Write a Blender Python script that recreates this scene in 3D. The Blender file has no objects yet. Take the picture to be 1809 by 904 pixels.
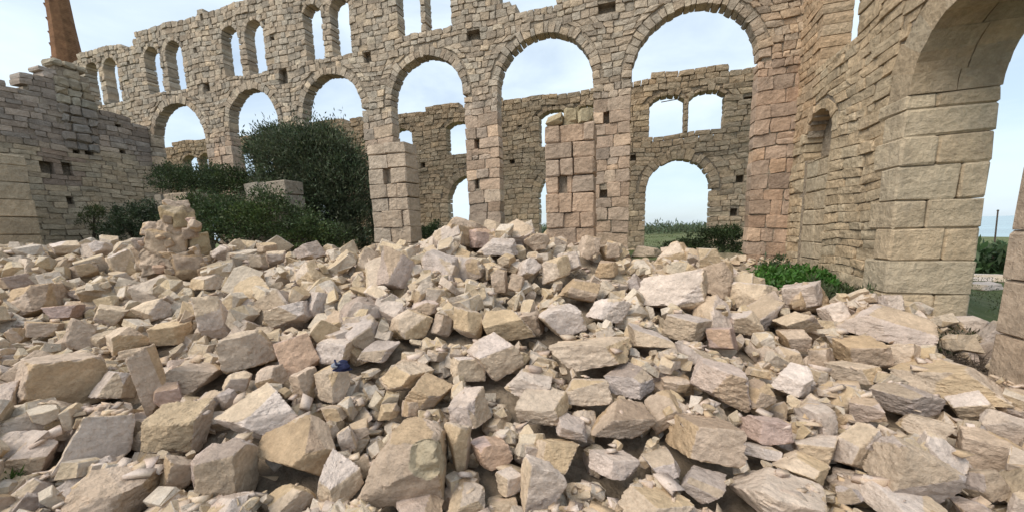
import bpy, math, random
import numpy as np
from mathutils import Matrix, Vector

scene = bpy.context.scene
col = scene.collection
rng = np.random.default_rng(7)
random.seed(7)

# ------------------------------------------------------------------ camera
FPX, CX, CY = 658.4, 904.5, 502.28          # focal length and principal point in photo pixels (1809 x 904)
YAW, PITCH, ROLL = map(math.radians, (17.776, 8.328, -1.606))
EYE = np.array([0.0, 0.0, 2.0])
FWD = np.array([-math.sin(YAW)*math.cos(PITCH), math.cos(YAW)*math.cos(PITCH), -math.sin(PITCH)])
_r0 = np.array([math.cos(YAW), math.sin(YAW), 0.0])
_u0 = np.cross(_r0, FWD)
RGT = _r0*math.cos(ROLL) + _u0*math.sin(ROLL)
UPV = -_r0*math.sin(ROLL) + _u0*math.cos(ROLL)
cam_d = bpy.data.cameras.new('camera')
cam = bpy.data.objects.new('camera', cam_d)
col.objects.link(cam)
cam_d.sensor_width = 36.0
cam_d.sensor_fit = 'HORIZONTAL'
cam_d.lens = 36.0*FPX/1809.0
cam_d.shift_y = (CY-452.0)/1809.0
cam_d.clip_start = 0.05
cam_d.clip_end = 60000
M = Matrix.Identity(4)
for i in range(3):
    M[i][0], M[i][1], M[i][2], M[i][3] = RGT[i], UPV[i], -FWD[i], EYE[i]
cam.matrix_world = M
scene.camera = cam

# ------------------------------------------------------------------ world, sun, exposure
SUN_EL, SUN_AZ = math.radians(50), math.radians(-138)      # azimuth from +Y, negative = to the left
world = bpy.data.worlds.new('World')
scene.world = world
world.use_nodes = True
wn, wl = world.node_tree.nodes, world.node_tree.links
wn.clear()
w_out = wn.new('ShaderNodeOutputWorld')
w_bg = wn.new('ShaderNodeBackground')
w_sky = wn.new('ShaderNodeTexSky')
w_sky.sky_type = 'NISHITA'
w_sky.sun_disc = False
w_sky.sun_elevation = SUN_EL
w_sky.sun_rotation = SUN_AZ
w_sky.air_density = 1.0
w_sky.dust_density = 1.5
w_sky.ozone_density = 1.5
w_tc = wn.new('ShaderNodeTexCoord')
w_map = wn.new('ShaderNodeMapping')
w_map.inputs['Scale'].default_value = (1.0, 1.0, 2.6)
w_n1 = wn.new('ShaderNodeTexNoise')
w_n1.inputs['Scale'].default_value = 2.3
w_n1.inputs['Detail'].default_value = 7
w_n1.inputs['Roughness'].default_value = 0.55
w_n1.inputs['Distortion'].default_value = 0.35
w_rmp = wn.new('ShaderNodeValToRGB')
w_rmp.color_ramp.elements[0].position = 0.34
w_rmp.color_ramp.elements[0].color = (0.50, 0.50, 0.50, 1)
w_rmp.color_ramp.elements[1].position = 0.62
w_rmp.color_ramp.elements[1].color = (0.97, 0.97, 0.97, 1)
w_mix = wn.new('ShaderNodeMix')
w_mix.data_type = 'RGBA'
w_gain = wn.new('ShaderNodeMix')
w_gain.data_type = 'RGBA'
w_gain.blend_type = 'MULTIPLY'
w_gain.inputs[0].default_value = 1.0
w_gain.inputs[7].default_value = (1.0, 1.08, 1.12, 1)
wl.new(w_sky.outputs[0], w_gain.inputs[6])
wl.new(w_tc.outputs['Generated'], w_map.inputs[0])
wl.new(w_map.outputs[0], w_n1.inputs['Vector'])
wl.new(w_n1.outputs[0], w_rmp.inputs[0])
wl.new(w_rmp.outputs[0], w_mix.inputs[0])
wl.new(w_gain.outputs[2], w_mix.inputs[6])
w_mix.inputs[7].default_value = (6.4, 7.35, 8.1, 1)       # cloud white, in the sky texture's own units
wl.new(w_mix.outputs[2], w_bg.inputs[0])
w_bg.inputs[1].default_value = 0.065
wl.new(w_bg.outputs[0], w_out.inputs[0])

sun_d = bpy.data.lights.new('sun', 'SUN')
sun_d.energy = 1.5
sun_d.angle = math.radians(32)
sun_d.color = (1.0, 0.91, 0.78)
sun = bpy.data.objects.new('sun', sun_d)
col.objects.link(sun)
_sd = Vector((math.sin(SUN_AZ)*math.cos(SUN_EL), math.cos(SUN_AZ)*math.cos(SUN_EL), math.sin(SUN_EL)))
sun.rotation_euler = _sd.to_track_quat('Z', 'Y').to_euler()
sun.location = (0, 0, 30)

scene.view_settings.view_transform = 'Standard'
scene.view_settings.look = 'None'
scene.view_settings.exposure = 1.18
scene.view_settings.gamma = 1.0

# ------------------------------------------------------------------ projection helpers
def ray(x, y):
    return FWD + RGT*((x-CX)/FPX) + UPV*((CY-y)/FPX)
def aty(x, y, Y):
    d = ray(x, y); return EYE + d*(Y/d[1])
def atd(x, y, dep):
    return EYE + ray(x, y)*dep
def proj(P):
    v = np.asarray(P, float) - EYE
    d = v @ FWD
    d = np.where(np.abs(d) < 1e-6, 1e-6, d)
    return CX + FPX*(v @ RGT)/d, CY - FPX*(v @ UPV)/d, d

# ------------------------------------------------------------------ noise (vectorised value noise)
def _hash(ix, iy, iz, seed):
    h = (ix*374761393 + iy*668265263 + iz*2147483647 + seed*1274126177) & 0xFFFFFFFF
    h = ((h ^ (h >> 13))*1274126177) & 0xFFFFFFFF
    h = h ^ (h >> 16)
    return (h & 0xFFFFFF)/float(0xFFFFFF)*2.0 - 1.0
def noise3(p, seed=0):
    p = np.asarray(p, float)
    i = np.floor(p).astype(np.int64)
    f = p - i
    f = f*f*f*(f*(f*6-15)+10)
    r = 0
    for dx in (0, 1):
        wx = f[..., 0] if dx else 1-f[..., 0]
        for dy in (0, 1):
            wy = f[..., 1] if dy else 1-f[..., 1]
            for dz in (0, 1):
                wz = f[..., 2] if dz else 1-f[..., 2]
                r = r + wx*wy*wz*_hash(i[..., 0]+dx, i[..., 1]+dy, i[..., 2]+dz, seed)
    return r
def fbm(p, seed=0, octaves=3):
    p = np.asarray(p, float)
    a, s, r = 1.0, 1.0, 0
    for o in range(octaves):
        r = r + a*noise3(p*s + 17.3*o, seed+o)
        a *= 0.5; s *= 2.03
    return r

# ------------------------------------------------------------------ object helpers
def tag(o, label=None, cat=None, group=None, kind=None):
    if label: o['label'] = label
    if cat: o['category'] = cat
    if group: o['group'] = group
    if kind: o['kind'] = kind
    return o
def empty(name, loc, label=None, cat=None, group=None):
    o = bpy.data.objects.new(name, None)
    o.empty_display_size = 0.2
    col.objects.link(o)
    o.location = Vector([float(a) for a in loc])
    return tag(o, label, cat, group)
def mesh_from(name, verts, faces, colors=None, smooth=False):
    """verts (N,3); faces: list of index tuples or one (M,k) array; colors (N,4) on points."""
    me = bpy.data.meshes.new(name)
    verts = np.asarray(verts, np.float32)
    if isinstance(faces, np.ndarray):
        k = faces.shape[1]
        m = faces.shape[0]
        me.vertices.add(len(verts)); me.loops.add(m*k); me.polygons.add(m)
        me.vertices.foreach_set('co', verts.ravel())
        me.loops.foreach_set('vertex_index', faces.astype(np.int32).ravel())
        me.polygons.foreach_set('loop_start', np.arange(0, m*k, k, dtype=np.int32))
        me.polygons.foreach_set('loop_total', np.full(m, k, np.int32))
        me.update(calc_edges=True)
    else:
        me.from_pydata(verts.tolist(), [], faces)
    if colors is not None:
        a = me.color_attributes.new('Col', 'FLOAT_COLOR', 'POINT')
        a.data.foreach_set('color', np.asarray(colors, np.float32).ravel())
    if smooth:
        me.polygons.foreach_set('use_smooth', np.ones(len(me.polygons), bool))
    me.update()
    return me
def link_mesh(name, me, mat, parent=None, loc=None):
    o = bpy.data.objects.new(name, me)
    if mat is not None and len(me.materials) == 0:
        me.materials.append(mat)
    col.objects.link(o)
    pl = Vector((0, 0, 0))
    if parent is not None:
        o.parent = parent
        pl = parent.location.copy()
        if parent.parent is not None:
            pl = pl + parent.parent.location
    o.location = (Vector([float(a) for a in loc]) if loc is not None else Vector((0, 0, 0))) - pl
    return o

# ------------------------------------------------------------------ materials
def stone_mat(name, rough_scale=38.0, bump=0.35, mott=0.30, stain=None, pits=0.25, bump_dist=0.02, streak=0.0):
    m = bpy.data.materials.new(name)
    m.use_nodes = True
    n, l = m.node_tree.nodes, m.node_tree.links
    b = n['Principled BSDF']
    b.inputs['Roughness'].default_value = 0.93
    b.inputs['Specular IOR Level'].default_value = 0.15
    at = n.new('ShaderNodeAttribute'); at.attribute_name = 'Col'
    geo = n.new('ShaderNodeNewGeometry')
    n1 = n.new('ShaderNodeTexNoise'); n1.inputs['Scale'].default_value = 5.5; n1.inputs['Detail'].default_value = 8; n1.inputs['Roughness'].default_value = 0.65
    l.new(geo.outputs['Position'], n1.inputs['Vector'])
    r1 = n.new('ShaderNodeMapRange'); r1.inputs[1].default_value = 0.25; r1.inputs[2].default_value = 0.75
    r1.inputs[3].default_value = 1.0-mott; r1.inputs[4].default_value = 1.0+mott*0.85
    l.new(n1.outputs[0], r1.inputs[0])
    n2 = n.new('ShaderNodeTexNoise'); n2.inputs['Scale'].default_value = rough_scale*1.6; n2.inputs['Detail'].default_value = 5; n2.inputs['Roughness'].default_value = 0.7
    l.new(geo.outputs['Position'], n2.inputs['Vector'])
    r2 = n.new('ShaderNodeMapRange'); r2.inputs[1].default_value = 0.3; r2.inputs[2].default_value = 0.72
    r2.inputs[3].default_value = 0.82; r2.inputs[4].default_value = 1.14
    l.new(n2.outputs[0], r2.inputs[0])
    mu = n.new('ShaderNodeMath'); mu.operation = 'MULTIPLY'
    l.new(r1.outputs[0], mu.inputs[0]); l.new(r2.outputs[0], mu.inputs[1])
    sc = n.new('ShaderNodeVectorMath'); sc.operation = 'SCALE'
    l.new(at.outputs['Color'], sc.inputs[0]); l.new(mu.outputs[0], sc.inputs['Scale'])
    last = sc.outputs[0]
    if stain:                                                    # lichen / rust patches with a shape of their own
        n3 = n.new('ShaderNodeTexNoise'); n3.inputs['Scale'].default_value = stain[1]; n3.inputs['Detail'].default_value = 6; n3.inputs['Roughness'].default_value = 0.7
        l.new(geo.outputs['Position'], n3.inputs['Vector'])
        r3 = n.new('ShaderNodeMapRange'); r3.inputs[1].default_value = stain[2]; r3.inputs[2].default_value = stain[2]+0.12
        r3.inputs[3].default_value = 0.0; r3.inputs[4].default_value = stain[3]
        l.new(n3.outputs[0], r3.inputs[0])
        mx = n.new('ShaderNodeMix'); mx.data_type = 'RGBA'
        l.new(r3.outputs[0], mx.inputs[0]); l.new(last, mx.inputs[6])
        mx.inputs[7].default_value = (*stain[0], 1)
        last = mx.outputs[2]
    if streak:
        mp = n.new('ShaderNodeMapping'); mp.inputs['Scale'].default_value = (3.2, 3.2, 0.30)
        l.new(geo.outputs['Position'], mp.inputs[0])
        for (vec, sc_n, lo, amt, cc) in ((mp.outputs[0], 1.3, 0.56, 0.42*streak, (0.16, 0.135, 0.115)), (geo.outputs['Position'], 1.1, 0.58, 0.40*streak, (0.52, 0.455, 0.37))):
            t = n.new('ShaderNodeTexNoise'); t.inputs['Scale'].default_value = sc_n; t.inputs['Detail'].default_value = 7; t.inputs['Roughness'].default_value = 0.7
            l.new(vec, t.inputs['Vector'])
            rr = n.new('ShaderNodeMapRange'); rr.inputs[1].default_value = lo; rr.inputs[2].default_value = lo+0.14; rr.inputs[3].default_value = 0.0; rr.inputs[4].default_value = amt
            l.new(t.outputs[0], rr.inputs[0])
            mx = n.new('ShaderNodeMix'); mx.data_type = 'RGBA'
            l.new(rr.outputs[0], mx.inputs[0]); l.new(last, mx.inputs[6]); mx.inputs[7].default_value = (*cc, 1)
            last = mx.outputs[2]
    l.new(last, b.inputs['Base Color'])
    # relief
    n4 = n.new('ShaderNodeTexNoise'); n4.inputs['Scale'].default_value = rough_scale; n4.inputs['Detail'].default_value = 9; n4.inputs['Roughness'].default_value = 0.68
    l.new(geo.outputs['Position'], n4.inputs['Vector'])
    vo = n.new('ShaderNodeTexVoronoi'); vo.inputs['Scale'].default_value = rough_scale*0.55; vo.feature = 'F1'
    l.new(geo.outputs['Position'], vo.inputs['Vector'])
    ad = n.new('ShaderNodeMath'); ad.operation = 'MULTIPLY_ADD'
    l.new(vo.outputs['Distance'], ad.inputs[0]); ad.inputs[1].default_value = pits; l.new(n4.outputs[0], ad.inputs[2])
    bp = n.new('ShaderNodeBump'); bp.inputs['Strength'].default_value = bump; bp.inputs['Distance'].default_value = bump_dist
    l.new(ad.outputs[0], bp.inputs['Height']); l.new(bp.outputs[0], b.inputs['Normal'])
    return m
MAT_WALL = stone_mat('weathered_limestone_masonry', 22, 0.7, 0.32, ((0.19, 0.155, 0.125), 2.3, 0.57, 0.40), 0.4, 0.04, 1.0)
MAT_WARM = stone_mat('warm_limestone_masonry', 18, 0.85, 0.30, ((0.20, 0.155, 0.11), 1.6, 0.58, 0.35), 0.45, 0.05, 0.7)
MAT_ASH = stone_mat('dressed_limestone', 20, 0.9, 0.28, ((0.24, 0.195, 0.15), 2.6, 0.57, 0.45), 0.5, 0.045, 0.8)
MAT_ROCK = stone_mat('broken_limestone', 26, 0.95, 0.24, ((0.29, 0.20, 0.13), 3.6, 0.61, 0.40), 0.5, 0.03)
MAT_CHIP = stone_mat('limestone_chips', 60, 0.4, 0.2)

def simple_mat(name, colr, rough=0.9, var=0.3, scale=3.0, bump=0.0, second=None, bscale=20.0, spec=0.2):
    m = bpy.data.materials.new(name)
    m.use_nodes = True
    n, l = m.node_tree.nodes, m.node_tree.links
    b = n['Principled BSDF']
    b.inputs['Roughness'].default_value = rough
    b.inputs['Specular IOR Level'].default_value = spec
    geo = n.new('ShaderNodeNewGeometry')
    n1 = n.new('ShaderNodeTexNoise'); n1.inputs['Scale'].default_value = scale; n1.inputs['Detail'].default_value = 8; n1.inputs['Roughness'].default_value = 0.65
    l.new(geo.outputs['Position'], n1.inputs['Vector'])
    rp = n.new('ShaderNodeValToRGB')
    rp.color_ramp.elements[0].position = 0.35; rp.color_ramp.elements[1].position = 0.65
    s = second or tuple(c*(1+var) for c in colr)
    rp.color_ramp.elements[0].color = (*[c*(1-var) for c in colr], 1)
    rp.color_ramp.elements[1].color = (*s, 1)
    l.new(n1.outputs[0], rp.inputs[0]); l.new(rp.outputs[0], b.inputs['Base Color'])
    if bump:
        n2 = n.new('ShaderNodeTexNoise'); n2.inputs['Scale'].default_value = bscale; n2.inputs['Detail'].default_value = 6
        l.new(geo.outputs['Position'], n2.inputs['Vector'])
        bp = n.new('ShaderNodeBump'); bp.inputs['Strength'].default_value = bump; bp.inputs['Distance'].default_value = 0.05
        l.new(n2.outputs[0], bp.inputs['Height']); l.new(bp.outputs[0], b.inputs['Normal'])
    return m
MAT_MORTAR = simple_mat('old_lime_mortar', (0.29, 0.24, 0.185), 0.97, 0.3, 6, 0.8, bscale=25)
def leaf_mat(name, trans=0.25):
    m = bpy.data.materials.new(name)
    m.use_nodes = True
    n, l = m.node_tree.nodes, m.node_tree.links
    b = n['Principled BSDF']
    at = n.new('ShaderNodeAttribute'); at.attribute_name = 'Col'
    l.new(at.outputs['Color'], b.inputs['Base Color'])
    b.inputs['Roughness'].default_value = 0.55
    b.inputs['Specular IOR Level'].default_value = 0.3
    tr = n.new('ShaderNodeBsdfTranslucent')
    l.new(at.outputs['Color'], tr.inputs[0])
    mx = n.new('ShaderNodeMixShader'); mx.inputs[0].default_value = trans
    l.new(b.outputs[0], mx.inputs[1]); l.new(tr.outputs[0], mx.inputs[2])
    l.new(mx.outputs[0], n['Material Output'].inputs[0])
    return m
MAT_LEAF = leaf_mat('shrub_leaves')
MAT_BARK = simple_mat('shrub_bark', (0.09, 0.07, 0.055), 0.95, 0.35, 14, 0.6)

# ------------------------------------------------------------------ the lie of the land
CTRL = []
for (px, py, dep) in [(100,900,2.2),(500,900,2.2),(900,900,2.2),(1300,900,2.2),(1700,900,2.15),(100,700,3.0),(500,700,2.95),(900,700,2.95),
                      (1300,700,2.95),(1650,720,3.0),(50,560,4.4),(400,560,4.2),(750,560,4.0),(1000,560,4.0),(1300,570,4.2),(1500,600,3.95),
                      (30,447,6.8),(200,446,6.8),(400,450,6.6),(600,458,6.4),(700,452,6.0),(880,418,5.6),(1050,432,5.8),(1150,460,6.2),
                      (1280,467,7.2),(1350,462,7.9),(780,436,5.8),(960,425,5.7)]:
    CTRL.append(atd(px, py, dep))
CTRL += [np.array(p) for p in [(3.0,9,1.28),(2.2,9,1.40),(3.02,5.7,0.92),(3.02,7.2,1.18),(3.02,4.06,0.50),(3.8,5.7,0.75),(3.9,4.3,0.45),(3.0,2.5,0.2),
                               (0,0,0.30),(-3,-1,0.3),(2,0,0.2),(-7,0.2,0.7),(-11,1.0,1.1),(5,1,0.1),
                               (0,8.2,1.25),(-3,7.4,1.2),(-5,7.3,1.15),(-7.5,7.2,1.15),(-10,7.0,1.25),(-13,6.2,1.5),(-15.6,6,1.6),(-15.6,8.5,1.5),(-14,3,1.6),
                               (0,10,1.25),(2.3,10.2,1.3),(-4,10,1.2),(-8,10,1.2),(-12,10,1.2),(0,12,1.30),(3,12,1.25),(-6,12,1.25),(-12,12,1.3),(-20,12,1.3),
                               (6,8,0.55),(7,5,0.3),(9,12,0.2),(6,2,0.0)]]
CTRL = np.array(CTRL)
def _rbf_setup():
    P = CTRL[:, :2]
    d = np.linalg.norm(P[:, None]-P[None], axis=-1)
    n = len(P)
    A = np.zeros((n+3, n+3))
    A[:n, :n] = -d + 0.02*np.eye(n)*-1
    A[:n, n] = 1; A[:n, n+1:n+3] = P
    A[n, :n] = 1; A[n+1:, :n] = P.T
    b = np.zeros(n+3); b[:n] = CTRL[:, 2]
    return np.linalg.solve(A, b)
_RBF = _rbf_setup()
def far_height(x, y):
    """land outside the ruin: level behind it, falling away to the right, down to the shore"""
    d = np.hypot(x, y)
    az = np.degrees(np.arctan2(x, np.maximum(y, 0.01)))
    right = np.clip((az-14)/16, 0, 1)
    base = 1.22 - right*np.clip((d-7)/28, 0, 1)*2.6
    return base - np.clip((d-90)/160, 0, 1)*5.0
def surf(x, y):
    x = np.atleast_1d(np.asarray(x, float)); y = np.atleast_1d(np.asarray(y, float))
    shp = x.shape
    q = np.stack([x.ravel(), y.ravel()], -1)
    P = CTRL[:, :2]; n = len(P)
    out = np.zeros(len(q))
    for s in range(0, len(q), 20000):
        c = q[s:s+20000]
        d = np.linalg.norm(c[:, None]-P[None], axis=-1)
        out[s:s+20000] = -d @ _RBF[:n] + _RBF[n] + c @ _RBF[n+1:]
    out = out.reshape(shp)
    f = far_height(x, y)
    ex = np.maximum(np.maximum(-15.8-x, x-5.5), 0)
    ey = np.maximum(np.maximum(-0.5-y, y-11.8), 0)
    t = np.clip(np.hypot(ex, ey)/2.5, 0, 1)
    t = t*t*(3-2*t)
    return out*(1-t) + f*t
def crest_y(x):
    return np.interp(x, [-12, -9, -6.8, -4.7, -3.4, -1.9, -0.5, 0.4, 1.2, 1.8, 3.0], [4.1, 4.9, 5.4, 5.75, 5.75, 6.0, 6.4, 7.0, 8.0, 8.6, 8.9])

def graded(a, b, step, grow, far_lo, far_hi):
    v = list(np.arange(a, b+1e-6, step))
    s = step; x = b
    while x < far_hi:
        s *= grow; x += s; v.append(x)
    s = step; x = a
    while x > far_lo:
        s *= grow; x -= s; v.insert(0, x)
    return np.array(v)
gx = graded(-12.5, 5.0, 0.11, 1.13, -320, 320)
gy = graded(0.2, 12.0, 0.11, 1.13, -60, 320)
GX, GY = np.meshgrid(gx, gy)
GZ = surf(GX, GY)
in_rubble = ((GY < crest_y(GX)+0.4) & (GX > -13) & (GX < 3.0) & (GY > -1)).astype(float)
GZ = GZ - 0.14*in_rubble + 0.05*fbm(np.stack([GX*1.3, GY*1.3, GX*0], -1), 3)*np.exp(-np.hypot(GX, GY)/40)
GZ += 0.35*fbm(np.stack([GX*0.06, GY*0.06, GX*0], -1), 8)*np.clip((np.hypot(GX, GY)-18)/30, 0, 1)
nx_, ny_ = len(gx), len(gy)
idx = np.arange(nx_*ny_).reshape(ny_, nx_)
gf = np.stack([idx[:-1, :-1], idx[:-1, 1:], idx[1:, 1:], idx[1:, :-1]], -1).reshape(-1, 4)
# where the ground is bare stone dust and where it is green: 1 = dust
dust = np.clip((crest_y(GX)+1.0-GY)/0.8, 0, 1)*((GX > -13.5) & (GX < 4.1))
gc = np.stack([dust, dust, dust, np.ones_like(dust)], -1).reshape(-1, 4)
gme = mesh_from('ground', np.stack([GX, GY, GZ], -1).reshape(-1, 3), gf, gc, True)
def ground_mat():
    m = bpy.data.materials.new('dust_and_grass')
    m.use_nodes = True
    n, l = m.node_tree.nodes, m.node_tree.links
    b = n['Principled BSDF']; b.inputs['Roughness'].default_value = 0.96; b.inputs['Specular IOR Level'].default_value = 0.1
    at = n.new('ShaderNodeAttribute'); at.attribute_name = 'Col'
    geo = n.new('ShaderNodeNewGeometry')
    def noise(s, d=8):
        t = n.new('ShaderNodeTexNoise'); t.inputs['Scale'].default_value = s; t.inputs['Detail'].default_value = d; t.inputs['Roughness'].default_value = 0.65
        l.new(geo.outputs['Position'], t.inputs['Vector']); return t
    def ramp(t, p0, c0, p1, c1):
        r = n.new('ShaderNodeValToRGB'); e = r.color_ramp.elements
        e[0].position = p0; e[0].color = (*c0, 1); e[1].position = p1; e[1].color = (*c1, 1)
        l.new(t.outputs[0], r.inputs[0]); return r
    d = ramp(noise(9), 0.35, (0.17, 0.135, 0.10), 0.68, (0.36, 0.29, 0.22))
    g = ramp(noise(0.35), 0.38, (0.085, 0.115, 0.042), 0.62, (0.20, 0.19, 0.115))
    g2 = ramp(noise(3.1), 0.5, (0.075, 0.105, 0.036), 0.7, (0.27, 0.235, 0.155))
    mg = n.new('ShaderNodeMix'); mg.data_type = 'RGBA'; mg.inputs[0].default_value = 0.5
    l.new(g.outputs[0], mg.inputs[6]); l.new(g2.outputs[0], mg.inputs[7])
    mx = n.new('ShaderNodeMix'); mx.data_type = 'RGBA'
    l.new(at.outputs['Color'], mx.inputs[0]); l.new(mg.outputs[2], mx.inputs[6]); l.new(d.outputs[0], mx.inputs[7])
    l.new(mx.outputs[2], b.inputs['Base Color'])
    bp = n.new('ShaderNodeBump'); bp.inputs['Strength'].default_value = 0.9; bp.inputs['Distance'].default_value = 0.04
    l.new(noise(26, 8).outputs[0], bp.inputs['Height']); l.new(bp.outputs[0], b.inputs['Normal'])
    return m
tag(link_mesh('ground', gme, ground_mat()), kind='structure')
# sea
sme = bpy.data.meshes.new('sea')
sme.from_pydata([(-30000, -400, -3.2), (30000, -400, -3.2), (30000, 30000, -3.2), (-30000, 30000, -3.2)], [], [(0, 1, 2, 3)])
MAT_SEA = simple_mat('sea_water', (0.24, 0.34, 0.37), 0.25, 0.15, 0.02, 0.3, bscale=0.6, spec=0.5)
tag(link_mesh('sea', sme, MAT_SEA), kind='structure')

# ------------------------------------------------------------------ masonry
def jit(s, n=None):
    return rng.uniform(-s, s, n) if n is not None else rng.uniform(-s, s)
class Opening:
    """rectangle, or jambs plus an arch (semicircular when rise is None)"""
    def __init__(s, u0, u1, v0, spring, rise=0.0, ring=0.0, through=True, deep=False):
        s.u0, s.u1, s.v0, s.sp, s.ring, s.through = u0, u1, v0, spring, ring, through
        s.edge = 1 if through else 2 if deep else 0
        s.c, s.hw = (u0+u1)/2, (u1-u0)/2
        s.flat = rise == 0.0
        if rise is None: rise = s.hw
        s.rise = rise
        if not s.flat:
            s.r = (s.hw**2 + rise**2)/(2*rise)
            s.cv = s.sp + rise - s.r
    def extent(s, v, ring=True):
        if v < s.v0: return None
        if v <= s.sp: return (s.u0, s.u1)
        if s.flat: return None
        r = s.r + (s.ring if ring else 0)
        q = r*r - (v-s.cv)**2
        if q <= 0: return None
        e = math.sqrt(q)
        return (s.c-e, s.c+e)
    def inside(s, U, V, grow=0.0):
        a = (U > s.u0-grow) & (U < s.u1+grow) & (V > s.v0-grow) & (V <= s.sp + (grow if s.flat else 0))
        if not s.flat:
            a |= (V > s.sp) & ((U-s.c)**2 + (V-s.cv)**2 < (s.r+grow)**2)
        return a
def stone_geo(poly, front, back, tint, bulge=0.022, gap=0.0035, jitter=0.017):
    """poly: convex outline (u,v) -> a dressed stone: sides, worn arris, uneven face. local coords (u, v, w), w into the wall"""
    p = np.asarray(poly, float)
    c = p.mean(0)
    d = p - c
    ln = np.linalg.norm(d, axis=1, keepdims=True)
    p = c + d*(1 - np.minimum(0.35, (gap*1.4)/np.maximum(ln, 1e-4)))
    q = []
    for i in range(len(p)):
        a, b = p[i], p[(i+1) % len(p)]
        q.append(a + jit(jitter, 2)*0.8)
        q.append((a+b)/2 + jit(jitter, 2)*0.7)
    q = np.array(q)
    n = len(q)
    size = math.sqrt(abs(np.ptp(q[:, 0])*np.ptp(q[:, 1])))
    ins = np.clip(0.022/max(size, 0.05), 0.05, 0.25)
    inner = c + (q-c)*(1-ins*(1+jit(0.5, (n, 1))))
    # round the corners a little
    q[::2] = c + (q[::2]-c)*(1-rng.uniform(0.0, 0.10, (n//2, 1)))
    f0 = front + jit(0.012)
    tilt = jit(0.05, 2)
    w_edge = f0 + 0.007 + jit(0.007, n) + (q-c) @ tilt
    w_in = f0 - bulge*0.6 + jit(0.008, n) + (inner-c) @ tilt
    wc = f0 - bulge + jit(0.01)
    V = np.concatenate([np.c_[q, np.full(n, back)], np.c_[q, w_edge], np.c_[inner, w_in], [[c[0]+jit(0.03), c[1]+jit(0.02), wc]]])
    F = []
    for i in range(n):
        j = (i+1) % n
        F.append((i, j, n+j, n+i)); F.append((n+i, n+j, 2*n+j, 2*n+i)); F.append((2*n+i, 2*n+j, 3*n))
    C = np.tile(np.append(tint, 1.0), (len(V), 1))
    C[:, :3] *= (1 + jit(0.06, (len(V), 1)))
    return V, F, C
def ashlar_geo(x0, x1, y0, y1, z0, z1, tint, cham=0.018, j=0.008):
    """a squared block with worn arrises (world-aligned)"""
    lo, hi = np.array([x0, y0, z0]), np.array([x1, y1, z1])
    V, ids = [], {}
    for sx in (0, 1):
        for sy in (0, 1):
            for sz in (0, 1):
                s = np.array([sx, sy, sz])
                base = np.where(s == 1, hi, lo)
                dirn = np.where(s == 1, -1, 1)
                for ax in range(3):
                    p = base.copy()
                    for k in range(3):
                        if k != ax: p[k] += dirn[k]*cham*rng.uniform(0.6, 1.9)
                    ids[(sx, sy, sz, ax)] = len(V)
                    V.append(p + jit(j, 3))
    F = []
    for ax in range(3):
        o = [k for k in range(3) if k != ax]
        for s in (0, 1):
            ring = []
            for a, b in ((0, 0), (1, 0), (1, 1), (0, 1)):
                key = [0, 0, 0]; key[ax] = s; key[o[0]] = a; key[o[1]] = b
                ring.append(ids[(*key, ax)])
            F.append(tuple(ring if (s == 1) == (ax != 1) else ring[::-1]))
            # arris strips
    for ax in range(3):
        o = [k for k in range(3) if k != ax]
        for a in (0, 1):
            for b in (0, 1):
                k0 = [0, 0, 0]; k0[o[0]] = a; k0[o[1]] = b
                k1 = list(k0); k1[ax] = 1
                F.append((ids[(*k0, o[0])], ids[(*k0, o[1])], ids[(*k1, o[1])], ids[(*k1, o[0])]))
    for sx in (0, 1):
        for sy in (0, 1):
            for sz in (0, 1):
                F.append((ids[(sx, sy, sz, 0)], ids[(sx, sy, sz, 1)], ids[(sx, sy, sz, 2)]))
    V = np.array(V)
    C = np.tile(np.append(tint, 1.0), (len(V), 1))
    return V, F, C

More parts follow.
